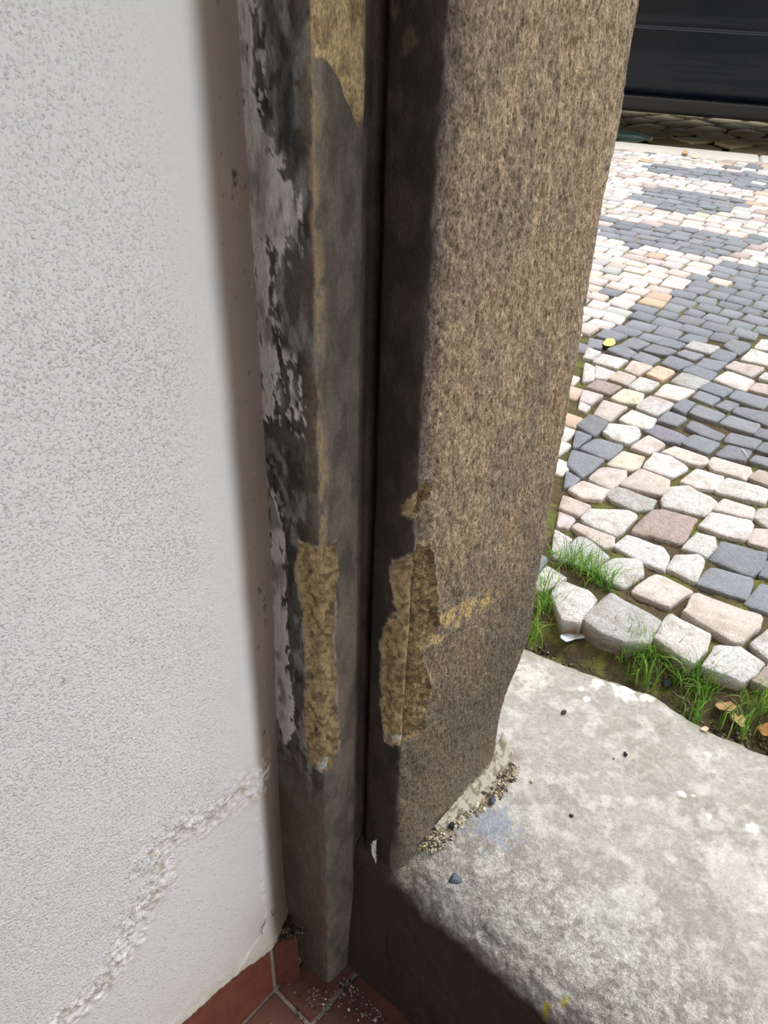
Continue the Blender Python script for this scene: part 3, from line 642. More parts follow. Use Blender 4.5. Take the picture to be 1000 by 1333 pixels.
def cobble(poly, zt, seed, depth=0.07, n=2, hi=True):
    """a split stone: rounded outline, crowned rough top, sides narrowing a little to the bed"""
    p = np.asarray(poly, float)
    a = 0.5 * np.sum(p[:, 0] * np.roll(p[:, 1], -1) - p[:, 1] * np.roll(p[:, 0], -1))
    if a < 0: p = p[::-1]
    for k in range(n):
        q = 0.07 if k == 0 else 0.2
        p = np.stack([p * (1 - q) + np.roll(p, -1, 0) * q, p * q + np.roll(p, -1, 0) * (1 - q)], 1).reshape(-1, 2)
    c = p.mean(0); rad = math.sqrt(abs(a))
    m = len(p)
    if hi: p = p + 0.10 * rad * (np.stack([fbm(p[:, 0] * 45, p[:, 1] * 45, 3, seed), fbm(p[:, 0] * 45 + 9, p[:, 1] * 45, 3, seed + 1)], 1) - 0.5)
    rings = [(0.92, -depth), (1.0, -0.35 * depth), (1.01, -0.006), (0.995, -0.0018), (0.97, -0.0002), (0.72, 0.0005), (0.42, 0.002), (0.15, 0.002)] if hi else [(0.97, -0.03), (1.0, -0.004), (0.94, 0.0)]
    tilt = np.random.default_rng(seed).normal(0, 0.018, 2)
    V = []
    for sc_, dz in rings:
        q = c + (p - c) * sc_; rel = q - c
        z = zt + dz + rel @ tilt
        if hi and dz > -0.02: z = z + 0.07 * rad * (fbm(q[:, 0] * 38, q[:, 1] * 38, 4, seed + 3) - 0.5) * (1 if sc_ < 1 else 0.6)
        V.append(np.column_stack([q, z if np.ndim(z) else np.full(m, z)]))
    V = np.concatenate(V); F = []
    for r in range(len(rings) - 1):
        for k in range(m): F.append((r * m + k, r * m + (k + 1) % m, (r + 1) * m + (k + 1) % m, (r + 1) * m + k))
    F.append(tuple((len(rings) - 1) * m + k for k in range(m)))
    return V, F, a
def ccol(k, seed):
    r = np.random.default_rng(seed + 500); return np.clip(S(*COLS[k]) * (1 + r.normal(0, 0.07)) * (1 + r.normal(0, 0.015, 3)), 0, 0.85)
stones = []
for i, (cr, k, pts) in enumerate(COB):
    ox, oy, s_ = CRP[cr]
    zt = ZS + 0.012 + (0.012 if i < 6 else 0.0)
    poly = np.array([onz(ox + x / s_, oy + y / s_, zt)[:2] for x, y in pts])
    stones.append((poly, zt, k, i))
ctrs = np.array([s[0].mean(0) for s in stones])
for poly, zt, k, i in stones:
    cc = poly.mean(0)
    V, F, a = cobble(cc + (poly - cc) * (1.07 if i < 12 else 1.11), zt, i * 7 + 1, depth=0.085 if i < 14 else 0.05)
    col0 = np.ones((len(V), 3)) * ccol(k, i)
    nn = fbm(V[:, 0] * 60, V[:, 1] * 60, 3, i)
    if k != 'S': col0 = mixc(col0, S(150, 132, 118), 0.45 * ss(0.55, 0.72, nn) + 0.9 * ss(-0.012, -0.03, V[:, 2] - zt))
    else: col0 = mixc(col0, S(150, 152, 158), 0.35 * ss(0.58, 0.72, nn))
    o = obj('cobblestone', V, F, M_cob, PAVE, colr=col0, grain=1.25 if k in 'WGR' else 0.8)
    o['label'] = KIND[k]
# the rest of the pavement, further off and to the sides
def region_dark(px, py):
    for pg in ([(745, 455), (764, 445), (839, 403), (914, 363), (945, 344), (1000, 348), (1060, 356), (1060, 420), (1000, 432), (950, 470), (880, 475)],
               [(785, 284), (890, 299), (985, 316), (940, 339), (903, 331), (785, 317)], [(815, 262), (857, 246), (978, 265), (960, 272), (938, 283), (868, 275)],
               [(833, 223), (855, 214), (1060, 240), (1060, 256), (969, 247), (903, 235)]):
        if inpoly(np.array(px), np.array(py), pg): return True
    return False
def proj(P):
    q = RW.T @ (np.array(P) - CP); return (500 + FPX * q[0] / q[2], 666.5 + FPX * q[1] / q[2]) if q[2] > 0.1 else (-1e4, -1e4)
KE = np.array([0.922, 0.386]); KE /= np.linalg.norm(KE); KN = np.array([-KE[1], KE[0]]); K0 = np.array([-2.724, 5.843])    # kerb line: its street edge
far = MB(); ga = math.radians(5); gx = np.array([math.cos(ga), math.sin(ga)]); gy = np.array([-gx[1], gx[0]])
cnt = 0; P0 = np.array([-1.2, 2.3])
R2 = np.random.default_rng(5)
for iv in range(-16, 62):
    off = R2.uniform(-0.04, 0.04)
    u = -3.2 + off
    while u < 4.2:
        wd = R2.uniform(0.072, 0.115); cu = u + wd / 2; u += wd
        # rows bend gradually to follow the kerb
        yv = iv * 0.083; bend = 0.10 * ss(0.3, 3.0, yv)
        c = P0 + gx * cu + gy * (yv + bend * (cu))
        dk = (c - K0) @ KN
        if dk > -0.30: continue
        if c[1] < ythr(c[0]) + 0.16 or (c[0] < -0.7 and c[1] < 1.0): continue
        px, py = proj((c[0], c[1], ZS))
        dmin = np.min(np.hypot(*(ctrs - c).T))
        if dmin < 0.058: continue
        if 838 - 0.178 * py + 24 < px < 1040 and py > 450: 
            continue
        hw, hh = wd / 2 - 0.004, 0.0385
        q = np.array([c + gx * (sx_ * hw + R2.normal(0, 0.004)) + gy * (sy_ * hh + R2.normal(0, 0.004)) for sx_, sy_ in ((-1, -1), (1, -1), (1, 1), (-1, 1))])
        infr = 690 < px < 1060 and 150 < py < 900
        dark = region_dark(px, py) if infr else (vn(c[0] * 1.3, c[1] * 1.3, 3) > 0.62)
        k = 'S' if dark and R2.random() > 0.04 else R2.choice(list('WWWWpppppPPPRGGGYWpPO'))
        if not dark and R2.random() < 0.02: k = 'S'
        V, F, a = cobble(q, ZS + 0.009 + R2.normal(0, 0.0015), 1000 + cnt, n=1, hi=False)
        far.add(V, F, ccol(k, 1000 + cnt)); cnt += 1
o = far.build('cobblestone', M_cob, PAVE, grain=0.6); o['kind'] = 'stuff'; o['label'] = 'smaller cobblestones of the further pavement'
# earth and moss between the stones, lower along the threshold
def make_bed():
    xs = np.concatenate([np.linspace(-4.5, -0.72, 60), np.arange(-0.7, 0.1, 0.006), np.linspace(0.12, 4.5, 70)])
    ys = np.concatenate([np.arange(0.9, 2.4, 0.006), np.linspace(2.42, 5.9, 110)])
    X, Y = np.meshgrid(xs, ys)
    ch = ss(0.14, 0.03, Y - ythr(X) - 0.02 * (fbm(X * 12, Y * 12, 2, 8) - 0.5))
    Z = ZS + 0.000 - 0.050 * ch + 0.016 * (fbm(X * 40, Y * 40, 3, 1) - 0.5) + 0.008 * (fbm(X * 150, Y * 150, 2, 2) - 0.5)
    near = ss(3.2, 1.6, Y)
    moss = ss(0.42, 0.60, fbm(X * 14, Y * 14, 3, 3))
    c = mixc(np.ones(X.shape + (3,)) * S(88, 76, 58), S(104, 108, 56), moss * ss(0.35, 0.6, fbm(X * 60, Y * 60, 3, 33)))
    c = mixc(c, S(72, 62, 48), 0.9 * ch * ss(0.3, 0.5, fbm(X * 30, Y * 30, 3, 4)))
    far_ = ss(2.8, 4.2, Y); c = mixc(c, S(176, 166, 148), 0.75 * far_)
    D = (X - K0[0]) * KN[0] + (Y - K0[1]) * KN[1]
    Z = np.where(D > -0.2, Z - 0.2, Z)
    ctr = lambda a: 0.25 * (a[:-1, :-1] + a[1:, :-1] + a[:-1, 1:] + a[1:, 1:])
    keep = (ctr(D) < -0.02) & ~((ctr(X) > -0.88) & (ctr(X) < 1.4) & (ctr(Y) < ythr(ctr(X)) - 0.03))
    V = np.stack([X, Y, Z], -1); F2, (V2, c2) = compact(gridfaces(*X.shape, keep), V, c)
    obj('joint_bed', V2, F2, M_bed, PAVE, colr=c2, grain=0.9)
make_bed()
def KP(u, n, z): q = K0 + KE * u + KN * n; return (q[0], q[1], z)
def obox(b, u0, u1, n0, n1, z0, z1, c=None, e=0.012):
    V = [KP(u, n, z) for z, i in ((z0, 0), (z1 - e, 0), (z1, e)) for u, n in ((u0 + i, n0 + i), (u1 - i, n0 + i), (u1 - i, n1 - i), (u0 + i, n1 - i))]
    b.add(V, [(a + k, a + (k + 1) % 4, a + 4 + (k + 1) % 4, a + 4 + k) for a in (0, 4) for k in range(4)] + [(8, 9, 10, 11)], c)
kb = MB(); u = -4.2
while u < 6:
    obox(kb, u + 0.002, u + 0.998, -0.275, 0, ZS - 0.2, ZS + 0.004); u += 1.0
tag(kb.build('kerb', M_kerb, smooth=False), kind='structure')
# the carriageway, a step lower, of bigger worn setts
rd = MB(); ZR = 0.28; KE0, KN0 = KE.copy(), KN.copy()
obox(rd, -5, 7, 0.0, 9, ZR - 0.2, ZR - 0.02, S(40, 36, 30))
ra = math.radians(48)
for iv in range(-18, 22):
    for iu in range(-24, 24):
        a, b_ = iu * 0.29 + R2.uniform(-0.03, 0.03) + 0.14 * (iv % 2), iv * 0.25
        u_, n_ = a * math.cos(ra) - b_ * math.sin(ra), a * math.sin(ra) + b_ * math.cos(ra) + 1.2
        if not (0.12 < n_ < 3.6 and -3.4 < u_ < 3.6): continue
        q = np.array([(-.122, -.104), (.122, -.104), (.122, .104), (-.122, .104)]) + R2.normal(0, 0.013, (4, 2))
        q = np.array([KP(u_ + x * math.cos(ra) - y * math.sin(ra), n_ + x * math.sin(ra) + y * math.cos(ra), 0)[:2] for x, y in q])
        V, F, a = cobble(q, ZR + R2.normal(0, 0.004), 9000 + cnt, n=2, hi=False); cnt += 1
        rd.add(V, F, S(222, 206, 164) * R2.uniform(0.5, 1.2))
tag(rd.build('road', M_cob, grain=0.5), kind='structure')

# ================================================================ PARKED CAR
M_paint = plain('black_car_paint', (0.004, 0.007, 0.013), 0.30, coat=0.18, spec=0.28)
M_trim = plain('black_plastic', (0.012, 0.012, 0.014), 0.42)
M_glass = plain('tinted_glass', (0.01, 0.012, 0.014), 0.05, coat=0.3)
M_rub = plain('tyre_rubber', (0.015, 0.015, 0.015), 0.85)
M_alloy = plain('alloy', (0.45, 0.46, 0.48), 0.35, metal=0.9)
M_under = plain('underbody', (0.02, 0.02, 0.02), 0.9)
M_strip = plain('satin_trim', (0.42, 0.45, 0.50), 0.25, metal=0.85)
M_lens = plain('lamp_lens', (0.5, 0.05, 0.04), 0.15, coat=0.5)
def make_car():
    root = tag(empty('car', KP(0.6, 1.1, ZR)), 'black car parked along the kerb across the pavement, only its lower side showing', 'car', kind='thing')
    # half section: offset inwards from the flank, height above the road
    sec = [(0.90, 0.235), (0.14, 0.235), (0.03, 0.243), (0.006, 0.252), (0.0, 0.268), (-0.004, 0.315), (0.0, 0.338), (0.008, 0.347), (0.034, 0.351), (0.040, 0.360), (0.018, 0.368), (0.004, 0.385),
           (-0.010, 0.44), (-0.018, 0.54), (-0.020, 0.64), (-0.018, 0.735), (-0.018, 0.752), (-0.016, 0.759), (0.006, 0.7635), (0.014, 0.774), (0.010, 0.80), (0.006, 0.87), (0.012, 0.96), (0.030, 1.02), (0.050, 1.05),
           (0.062, 1.07), (0.19, 1.45), (0.23, 1.50), (0.32, 1.56), (0.55, 1.61), (0.90, 1.62)]
    st = np.concatenate([np.linspace(-2.2, 2.2, 45), [-0.999, -0.993, 0.421, 0.427, 1.499, 1.505, -1.02, 0.40, 1.48]]); st.sort()
    ns = len(sec); sec = np.array(sec)
    full = np.concatenate([sec, np.column_stack([1.8 - sec[::-1, 0], sec[::-1, 1]])[1:]])
    nc = len(full); P = np.zeros((len(st), nc, 3))
    for i, t in enumerate(st):
        e = max(0.0, abs(t) - 1.75) / 0.45
        pinch = 0.22 * e ** 2.2
        for j, (a, h) in enumerate(full):
            aa = 0.9 + (a - 0.9) * (1 - pinch)
            hh = h
            if h > 1.06:                                                   # cabin: raked screens, bonnet in front
                lim = 1.06 + (0.56 * ss(-1.95, -1.25, t) * ss(1.55, 0.55, t)); hh = 1.05 + (h - 1.05) * (lim - 1.05) / 0.57
            if t > 1.0 and h > 0.78: hh = min(hh, hh - 0.13 * ss(1.0, 2.2, t) * (h - 0.78) / 0.27)
            if h < 0.36: hh = hh + 0.10 * e ** 2
            P[i, j] = KP(t + 0.6, 0.22 + aa, ZR + hh)
    J = np.arange(nc - 1); I = np.arange(len(st) - 1)
    tm = 0.5 * (st[1:] + st[:-1])
    hm = 0.5 * (full[1:, 1] + full[:-1, 1]); am = 0.5 * (full[1:, 0] + full[:-1, 0])
    JJ, II = np.meshgrid(J, I); H = hm[JJ]; T = tm[II]; A = am[JJ]
    side = (np.minimum(A, 1.8 - A) < 0.24)
    part = np.full(H.shape, 'body', dtype=object)
    part[(H < 0.245)] = 'underbody'
    part[side & (H > 0.245) & (H < 0.352) & (abs(T) < 1.75)] = 'sill'
    door = side & (H > 0.36) & (H < 1.06)
    part[door & (T > 0.427) & (T < 1.499)] = 'body'
    part[door & (T > -0.993) & (T < 0.421)] = 'rear_door'
    part[door & (T > 0.427) & (T < 1.30)] = 'front_door'
    win = side & (H > 1.07) & (H < 1.47)
    part[win & (T > -1.3) & (T < 0.40)] = 'rear_side_window'
    part[win & (T > 0.45) & (T < 0.95)] = 'front_side_window'
    top = (H > 1.07) & (~side | (H > 1.3))
    part[(H > 1.055) & (T > 0.95) & (T < 1.55) & (np.minimum(A, 1.8 - A) > 0.15)] = 'windscreen'
    mats = {'body': M_paint, 'underbody': M_under, 'sill': M_trim, 'rear_door': M_paint, 'front_door': M_paint, 'rear_side_window': M_glass, 'front_side_window': M_glass, 'windscreen': M_glass}
    F = gridfaces(len(st), nc)
    # near and far sides are parts of their own
    for nm in mats:
        for sd_ in (0, 1):
            k = (part == nm) & ((A < 0.9) if sd_ == 0 else (A >= 0.9)) if nm not in ('body', 'underbody', 'windscreen') else (part == nm)
            if nm in ('body', 'underbody', 'windscreen') and sd_: continue
            if not k.any(): continue
            F2, (V2,) = compact(F[k.ravel()], P)
            F2 = F2[:, ::-1]
            ex = []
            if nm == 'body':
                V2, F2 = list(map(tuple, V2)), [tuple(f) for f in F2]
                for row in (P[0], P[-1]): n0 = len(V2); V2 += [tuple(v) for v in row]; F2.append(tuple(range(n0, n0 + nc)))
            o = obj(nm.replace('rear_side_window', 'side_window').replace('front_side_window', 'side_window').replace('rear_door', 'door').replace('front_door', 'door'), V2, F2, mats[nm], root)
            if nm.endswith('door'):
                t0, t1 = (-0.985, 0.413) if nm == 'rear_door' else (0.433, 1.29); tb = MB(); nn_ = 0.22 - 0.014 if sd_ == 0 else 0.22 + 1.814
                tb.tube([KP(t + 0.6, nn_, ZR + 0.768) for t in np.linspace(t0, t1, 8)], 0.009, 10); tb.build('trim_strip', M_strip, o)
                t0 = -0.85 if nm == 'rear_door' else 0.5; hb = MB(); n_ = 0.19 if sd_ == 0 else 2.05
                hb.tube([KP(t0 + 0.6, n_ + (0.03 if sd_ == 0 else -0.03), ZR + 0.90), KP(t0 + 0.63, n_, ZR + 0.905), KP(t0 + 0.78, n_, ZR + 0.905), KP(t0 + 0.81, n_ + (0.03 if sd_ == 0 else -0.03), ZR + 0.90)], 0.011, 8)
                hb.build('door_handle', M_paint, o)
    for t in (-1.45, 1.35):
        for n_, sg in ((0.23, 1), (2.01, -1)):
            ring = [(0.20, 0.02), (0.24, 0.0), (0.30, 0.0), (0.325, 0.02), (0.33, 0.06), (0.33, 0.16), (0.30, 0.19), (0.2, 0.19)]
            V = []; F = []; m = 40
            for a in range(m):
                th = 2 * math.pi * a / m
                for r, dn in ring: V.append(KP(t + 0.6 + r * math.cos(th), n_ + sg * dn, ZR + 0.331 + r * math.sin(th)))
            L_ = len(ring)
            for a in range(m):
                for q in range(L_): F.append((a * L_ + q, a * L_ + (q + 1) % L_, ((a + 1) % m) * L_ + (q + 1) % L_, ((a + 1) % m) * L_ + q))
            w_ = obj('wheel', V, F, M_rub, root)
            rb = MB()
            for q in range(5):
                th = 2 * math.pi * q / 5
                rb.tube([KP(t + 0.6 + r * math.cos(th), n_ + sg * 0.03, ZR + 0.331 + r * math.sin(th)) for r in (0.03, 0.12, 0.205)], [0.03, 0.024, 0.03], 6)
            rb.tube([KP(t + 0.6 + 0.2 * math.cos(x), n_ + sg * 0.03, ZR + 0.331 + 0.2 * math.sin(x)) for x in np.linspace(0, 2 * math.pi, 33)], 0.012, 6)
            rb.build('rim', M_alloy, w_)
    for n_ in (0.30, 1.94):
        lb = MB(); q = [KP(-1.58 + a, n_ + b_, ZR + h) for h in (0.80, 0.98) for a, b_ in ((0, -0.06), (0.06, -0.075), (0.06, 0.10), (0, 0.10))]
        lb.add(q, [(0, 1, 5, 4), (1, 2, 6, 5), (2, 3, 7, 6), (3, 0, 4, 7), (4, 5, 6, 7), (3, 2, 1, 0)]); lb.build('tail_lamp', M_lens, root)
make_car()

# ================================================================ LOOSE THINGS
def pebble_mesh(seed, r, flat=0.7, cuts=9):
    """a broken chip of stone: a ball cut by random planes"""
    q = np.random.default_rng(seed)
    n, m = 14, 20
    V = [(0, 0, -1.0)]
    for i in range(1, n):
        a = math.pi * i / n - math.pi / 2
        V += [(math.cos(a) * math.cos(2 * math.pi * k / m), math.cos(a) * math.sin(2 * math.pi * k / m), math.sin(a)) for k in range(m)]
    V.append((0, 0, 1.0)); V = np.array(V)
    for _ in range(cuts):
        d = q.normal(size=3); d /= np.linalg.norm(d); h = q.uniform(0.5, 0.8)
        e = V @ d; V = V - np.where(e > h, e - h, 0)[:, None] * d
    V *= np.array([1, q.uniform(0.65, 0.9), flat]) * r
    V[:, 2] -= V[:, 2].min()
    F = [(0, 1 + (k + 1) % m, 1 + k) for k in range(m)]
    for i in range(n - 2): F += [(1 + i * m + k, 1 + i * m + (k + 1) % m, 1 + (i + 1) * m + (k + 1) % m, 1 + (i + 1) * m + k) for k in range(m)]
    L_ = len(V) - 1; F += [(L_, 1 + (n - 2) * m + k, 1 + (n - 2) * m + (k + 1) % m) for k in range(m)]
    a = q.uniform(0, 6.3); ca, sa_ = math.cos(a), math.sin(a)
    V = np.column_stack([V[:, 0] * ca - V[:, 1] * sa_, V[:, 0] * sa_ + V[:, 1] * ca, V[:, 2]])
    return V, F
M_gravel = grain_mat('gravel_chip', (500, 500, 500), 0.3, 0.3, 0.001, rough=0.7, use_grain=False)
thr_at = lambda px, py: (lambda p: np.array([p[0], p[1], zthr(p[0], p[1])]))(onz(px, py, ZT - 0.008))
PEB = [(592, 1153, 0.0125, (88, 92, 104), 'blue grey stone chip near the nosing of the step, largest of the chips'),
       (588, 1081, 0.0075, (44, 48, 58), 'dark angular stone chip in the grit at the foot of the jamb'),
       (640, 1046, 0.0085, (82, 86, 98), 'grey blue stone chip lodged halfway along the grit by the jamb'),
       (653, 1028, 0.0045, (66, 66, 70), 'small dark chip at the outer end of the grit by the jamb'),
       (629, 1036, 0.0050, (70, 66, 62), 'small dark brown chip against the pale mortar of the jamb'),
       (735, 925, 0.0062, (56, 58, 64), 'black pebble on the step nearest the street'),
       (815, 979, 0.0052, (48, 52, 66), 'small black pebble on the open step, furthest from the jamb'),
       (744, 1063, 0.0045, (50, 52, 60), 'small black pebble alone in the middle of the step'),
       (692, 1018, 0.0050, (206, 198, 168), 'tiny cream pebble on the step near the jamb'),
       (800, 984, 0.0020, (60, 60, 64), 'speck of black gravel beside the small black pebble on the step')]
for i, (px, py, r, c, lb) in enumerate(PEB):
    V, F = pebble_mesh(40 + i, r, 0.8, 10); p = thr_at(px, py)
    p[2] -= 0.0008
    tag(obj('pebble', V + p, F, M_gravel, colr=S(*c), loc=p, smooth=False), lb, 'pebble', 'loose stone chips on the step')
# grit swept into the angle between jamb and step
def grit(name, spots, sizes, cols, zf, seed, label, cat):
    q = np.random.default_rng(seed); b = MB()
    for x, y in spots:
        r = q.uniform(*sizes) * (1 if q.random() < 0.85 else 1.8)
        V, F = [], []
        d = q.normal(size=(8, 3)); base = np.array([(-1, -1, 0), (1, -1, 0), (1, 1, 0), (-1, 1, 0), (-.7, -.7, 1), (.7, -.7, 1), (.7, .7, 1), (-.7, .7, 1)], float) + d * 0.22
        a = q.uniform(0, 6.3); base[:, :2] = base[:, :2] @ np.array([[math.cos(a), -math.sin(a)], [math.sin(a), math.cos(a)]])
        base = base * r * np.array([1, 0.8, 1.1]); base[:, 2] -= 0.3 * r
        z = zf(x, y)
        b.add(base + [x, y, z], [(0, 1, 5, 4), (1, 2, 6, 5), (2, 3, 7, 6), (3, 0, 4, 7), (4, 5, 6, 7), (3, 2, 1, 0)], S(*cols[q.integers(len(cols))]) * q.uniform(0.7, 1.15))
    return tag(b.build(name, M_gravel, smooth=False), label, cat, kind='stuff')
q = np.random.default_rng(3); spots = []
line = np.array([thr_at(*p)[:2] for p in ((556, 1108), (575, 1092), (602, 1068), (630, 1048), (652, 1024), (668, 998))])
for _ in range(900):
    t = q.uniform(0, 5); i = int(t); p = line[i] + (line[i + 1] - line[i]) * (t - i)
    spots.append(p + q.normal(0, 0.0065, 2) * (0.6 + 0.8 * vn(np.array(t * 2), np.array(0.5), 4)))
grit('grit', spots, (0.0007, 0.0019), [(190, 176, 140), (150, 132, 100), (110, 98, 84), (206, 200, 184), (80, 74, 70)], lambda x, y: zthr(x, y) + 0.0005, 4,
     'strip of sandy grit gathered along the foot of the jamb', 'grit')
q = np.random.default_rng(6); spots = []
for px, py, sp, n in ((452, 1280, 0.010, 60), (468, 1290, 0.012, 110), (425, 1296, 0.015, 50), (480, 1310, 0.015, 50), (400, 1300, 0.02, 50), (440, 1320, 0.04, 60), (370, 1310, 0.03, 30), (488, 1325, 0.01, 50)):
    p = onz(px, py, 0)
    for _ in range(n):
        s_ = p[:2] + q.normal(0, sp, 2)
        if s_[1] < 0.535 and s_[0] > -0.57 and not (s_[0] < -0.50 and s_[1] > 0.495): spots.append(s_)
grit('crumbs', spots, (0.0006, 0.0017), [(160, 150, 138), (120, 108, 96), (70, 62, 56), (196, 192, 186), (96, 70, 60)], lambda x, y: 0.0, 7,
     'plaster crumbs and dirt on the red tiles in the corner', 'crumbs')

q = np.random.default_rng(8); spots = []
for _ in range(260):
    t = q.random(); spots.append(np.array([-0.590 + 0.026 * t, 0.452 + 0.040 * t]) + q.normal(0, 0.0045, 2))
grit('dust', spots, (0.0006, 0.0020), [(58, 52, 48), (44, 40, 38), (84, 76, 68), (120, 110, 100)], lambda x, y: 0.134 + 0.006 * vn(np.array(x * 150), np.array(y * 150), 5), 9,
     'dark dusty clump on top of the short red skirting tile against the jamb', 'dust')
# grass along the outer edge of the step
def grass():
    q = np.random.default_rng(21); V = []; F = []; C = []
    tufts = [(722, 738, 40, .9), (742, 748, 90, 1.4), (760, 757, 110, 1.4), (778, 769, 90, 1.3), (795, 778, 45, .9), (707, 800, 80, 1.3), (712, 775, 60, 1.2), (722, 812, 35, .8), (745, 818, 30, .7), (765, 798, 35, .9),
             (832, 780, 25, .7), (845, 788, 20, .6), (885, 800, 14, .6), (800, 838, 50, .9), (815, 850, 60, 1.0), (832, 856, 70, 1.1), (850, 862, 60, 1.0), (868, 868, 40, .8), (880, 885, 30, .8), (895, 885, 55, 1.1), (908, 895, 50, 1.0), (918, 905, 40, .9),
             (840, 880, 35, .7), (905, 925, 25, .7), (950, 935, 20, .7), (985, 925, 35, 1.2), (996, 905, 25, 1.1), (1010, 940, 40, 1.1), (970, 945, 16, .7), (1040, 960, 50, 1.1), (1080, 985, 50, 1.1), (690, 830, 30, .9)]
    for px, py, n, hs in tufts:
        p = onz(px, py, ZS - 0.025)
        for _ in range(n):
            x, y = p[:2] + q.normal(0, 0.013, 2)
            if y < ythr(x) + 0.008: y = ythr(x) + 0.008 + abs(q.normal(0, 0.006))
            L_ = q.uniform(0.03, 0.085) * hs; a = q.uniform(0, 6.3); lean = q.uniform(0.2, 1.25); wd = q.uniform(0.0007, 0.0016)
            dx, dy = math.cos(a), math.sin(a); sx_, sy_ = -dy, dx
            c = S(*[(104, 148, 56), (126, 168, 68), (84, 124, 46), (150, 178, 92), (172, 172, 112)][q.choice(5, p=[.34, .3, .2, .12, .04])]) * q.uniform(0.95, 1.5)
            z0 = ZS - 0.045; n0 = len(V)
            for k in range(6):
                t = k / 5; ang = lean * t
                r = L_ * (math.sin(ang) / lean if lean > 1e-3 else t) * 0 + L_ * t * math.sin(ang * 0.8); h = L_ * t * math.cos(ang * 0.8) + 0.02 * min(1, t * 3)
                w_ = wd * (1 - t ** 2.2)
                V += [(x + dx * r + sx_ * w_, y + dy * r + sy_ * w_, z0 + h), (x + dx * r, y + dy * r, z0 + h - 0.0005), (x + dx * r - sx_ * w_, y + dy * r - sy_ * w_, z0 + h)]; C += [c] * 3
            for k in range(5):
                for e in (0, 1): F.append((n0 + k * 3 + e, n0 + k * 3 + e + 1, n0 + k * 3 + e + 4, n0 + k * 3 + e + 3))
    m = node_mat('grass_blade'); m, t, p_, N, L = m
    at = N('Attribute'); at.attribute_name = 'Col'; L(at.outputs['Color'], p_.inputs['Base Color']); p_.inputs['Roughness'].default_value = 0.5
    p_.inputs['Subsurface Weight'].default_value = 0.0
    tr = N('BsdfTranslucent'); L(at.outputs['Color'], tr.inputs[0]); mx = N('MixShader'); mx.inputs[0].default_value = 0.35
    L(p_.outputs[0], mx.inputs[1]); L(tr.outputs[0], mx.inputs[2]); L(mx.outputs[0], t.nodes['Material Output'].inputs[0])
    tag(obj('grass', V, F, m, colr=np.array(C), loc=(-0.3, 1.25, ZS - 0.05)), 'green grass growing in the gap between the stone step and the cobblestones', 'grass', kind='stuff')
grass()
q = np.random.default_rng(31); spots = []
for _ in range(1500):
    x = q.uniform(-0.75, 0.15); spots.append((x, ythr(np.array(x)) + 0.008 + abs(q.normal(0, 0.035))))
grit('gravel', spots, (0.0008, 0.0030), [(96, 86, 68), (70, 62, 50), (120, 112, 92), (84, 92, 50), (110, 118, 62), (150, 144, 130), (58, 54, 52)], lambda x, y: ZS - 0.048 + 0.02 * ss(0.03, 0.1, y - ythr(np.array(x))), 32,
     'earthy gravel and moss crumbs in the gap along the outer edge of the step', 'gravel')

def leaf(name, pts, zc, c, curl, label, cat, group=None, seed=1, lobes=0.0, th=0.0006, mat=None, up=0.0):
    """a leaf or scrap: outline given on the ground, cupped and given a real thickness; a vein along it"""
    p = np.array(pts, float); ctr = p.mean(0); q = np.random.default_rng(seed)
    for k in range(1): p = np.stack([p * 0.8 + np.roll(p, -1, 0) * 0.2, p * 0.2 + np.roll(p, -1, 0) * 0.8], 1).reshape(-1, 2)
    m = len(p); R_ = np.hypot(*(p - ctr).T).max(); V = []
    for s_ in (1.0, 0.66, 0.33):
        r = ctr + (p - ctr) * s_
        if lobes and s_ == 1.0: r = r + (p - ctr) * (q.uniform(-lobes, lobes, m))[:, None]
        z = zc + curl * ((r - ctr) ** 2).sum(1) / R_ + up * ((r - ctr)[:, 0] / R_) + 0.15 * curl * R_ * np.sin(np.arange(m) * 2.1 + seed)
        V.append(np.column_stack([r, z]))
    V.append(np.array([[*ctr, zc]])); V = np.concatenate(V)
    F = [(a + k, a + (k + 1) % m, a + m + (k + 1) % m, a + m + k) for a in (0, m) for k in range(m)] + [(2 * m + k, 2 * m + (k + 1) % m, 3 * m) for k in range(m)]
    n = len(V); V2 = np.concatenate([V, V - [0, 0, th]])
    F = F + [tuple(i + n for i in f)[::-1] for f in F] + [(k, k + n, (k + 1) % m + n, (k + 1) % m) for k in range(m)]
    cc = np.ones((2 * n, 3)) * S(*c) * (0.85 + 0.3 * q.random((2 * n, 1)))
    return tag(obj(name, V2, F, mat or M_leaf, colr=cc, loc=(*ctr, zc)), label, cat, group)
M_leaf = grain_mat('dry_leaf', (300, 300, 300), 0.25, 0.3, 0.0005, rough=0.7, use_grain=False)
G = lambda z, pts: [tuple(onz(px, py, z)[:2]) for px, py in pts]
D_ = lambda pts: [(700 + x / 3.3333, 740 + y / 3.3333) for x, y in pts]
leaf('dry_leaf', G(ZS - 0.012, D_([(765, 590), (800, 572), (845, 575), (868, 592), (850, 612), (800, 612)])), ZS - 0.018, (168, 136, 96), 0.25, 'curled tan dry leaf in the grass under the outer cobbles', 'leaf', 'dry leaves in the gap', 1, 0.15)
leaf('dry_leaf', G(ZS - 0.015, D_([(838, 628), (858, 622), (875, 635), (890, 625), (912, 640), (898, 655), (905, 690), (880, 680), (862, 655)])), ZS - 0.022, (190, 160, 118), 0.35, 'ragged lobed dry leaf lying nearest the outer edge of the step', 'leaf', 'dry leaves in the gap', 2, 0.25)
leaf('dry_leaf', G(ZS - 0.015, [(985, 945), (1003, 938), (1012, 950), (996, 958)]), ZS - 0.022, (170, 120, 70), 0.2, 'brown dry leaf further along the gap past the lobed one', 'leaf', 'dry leaves in the gap', 5, 0.15)
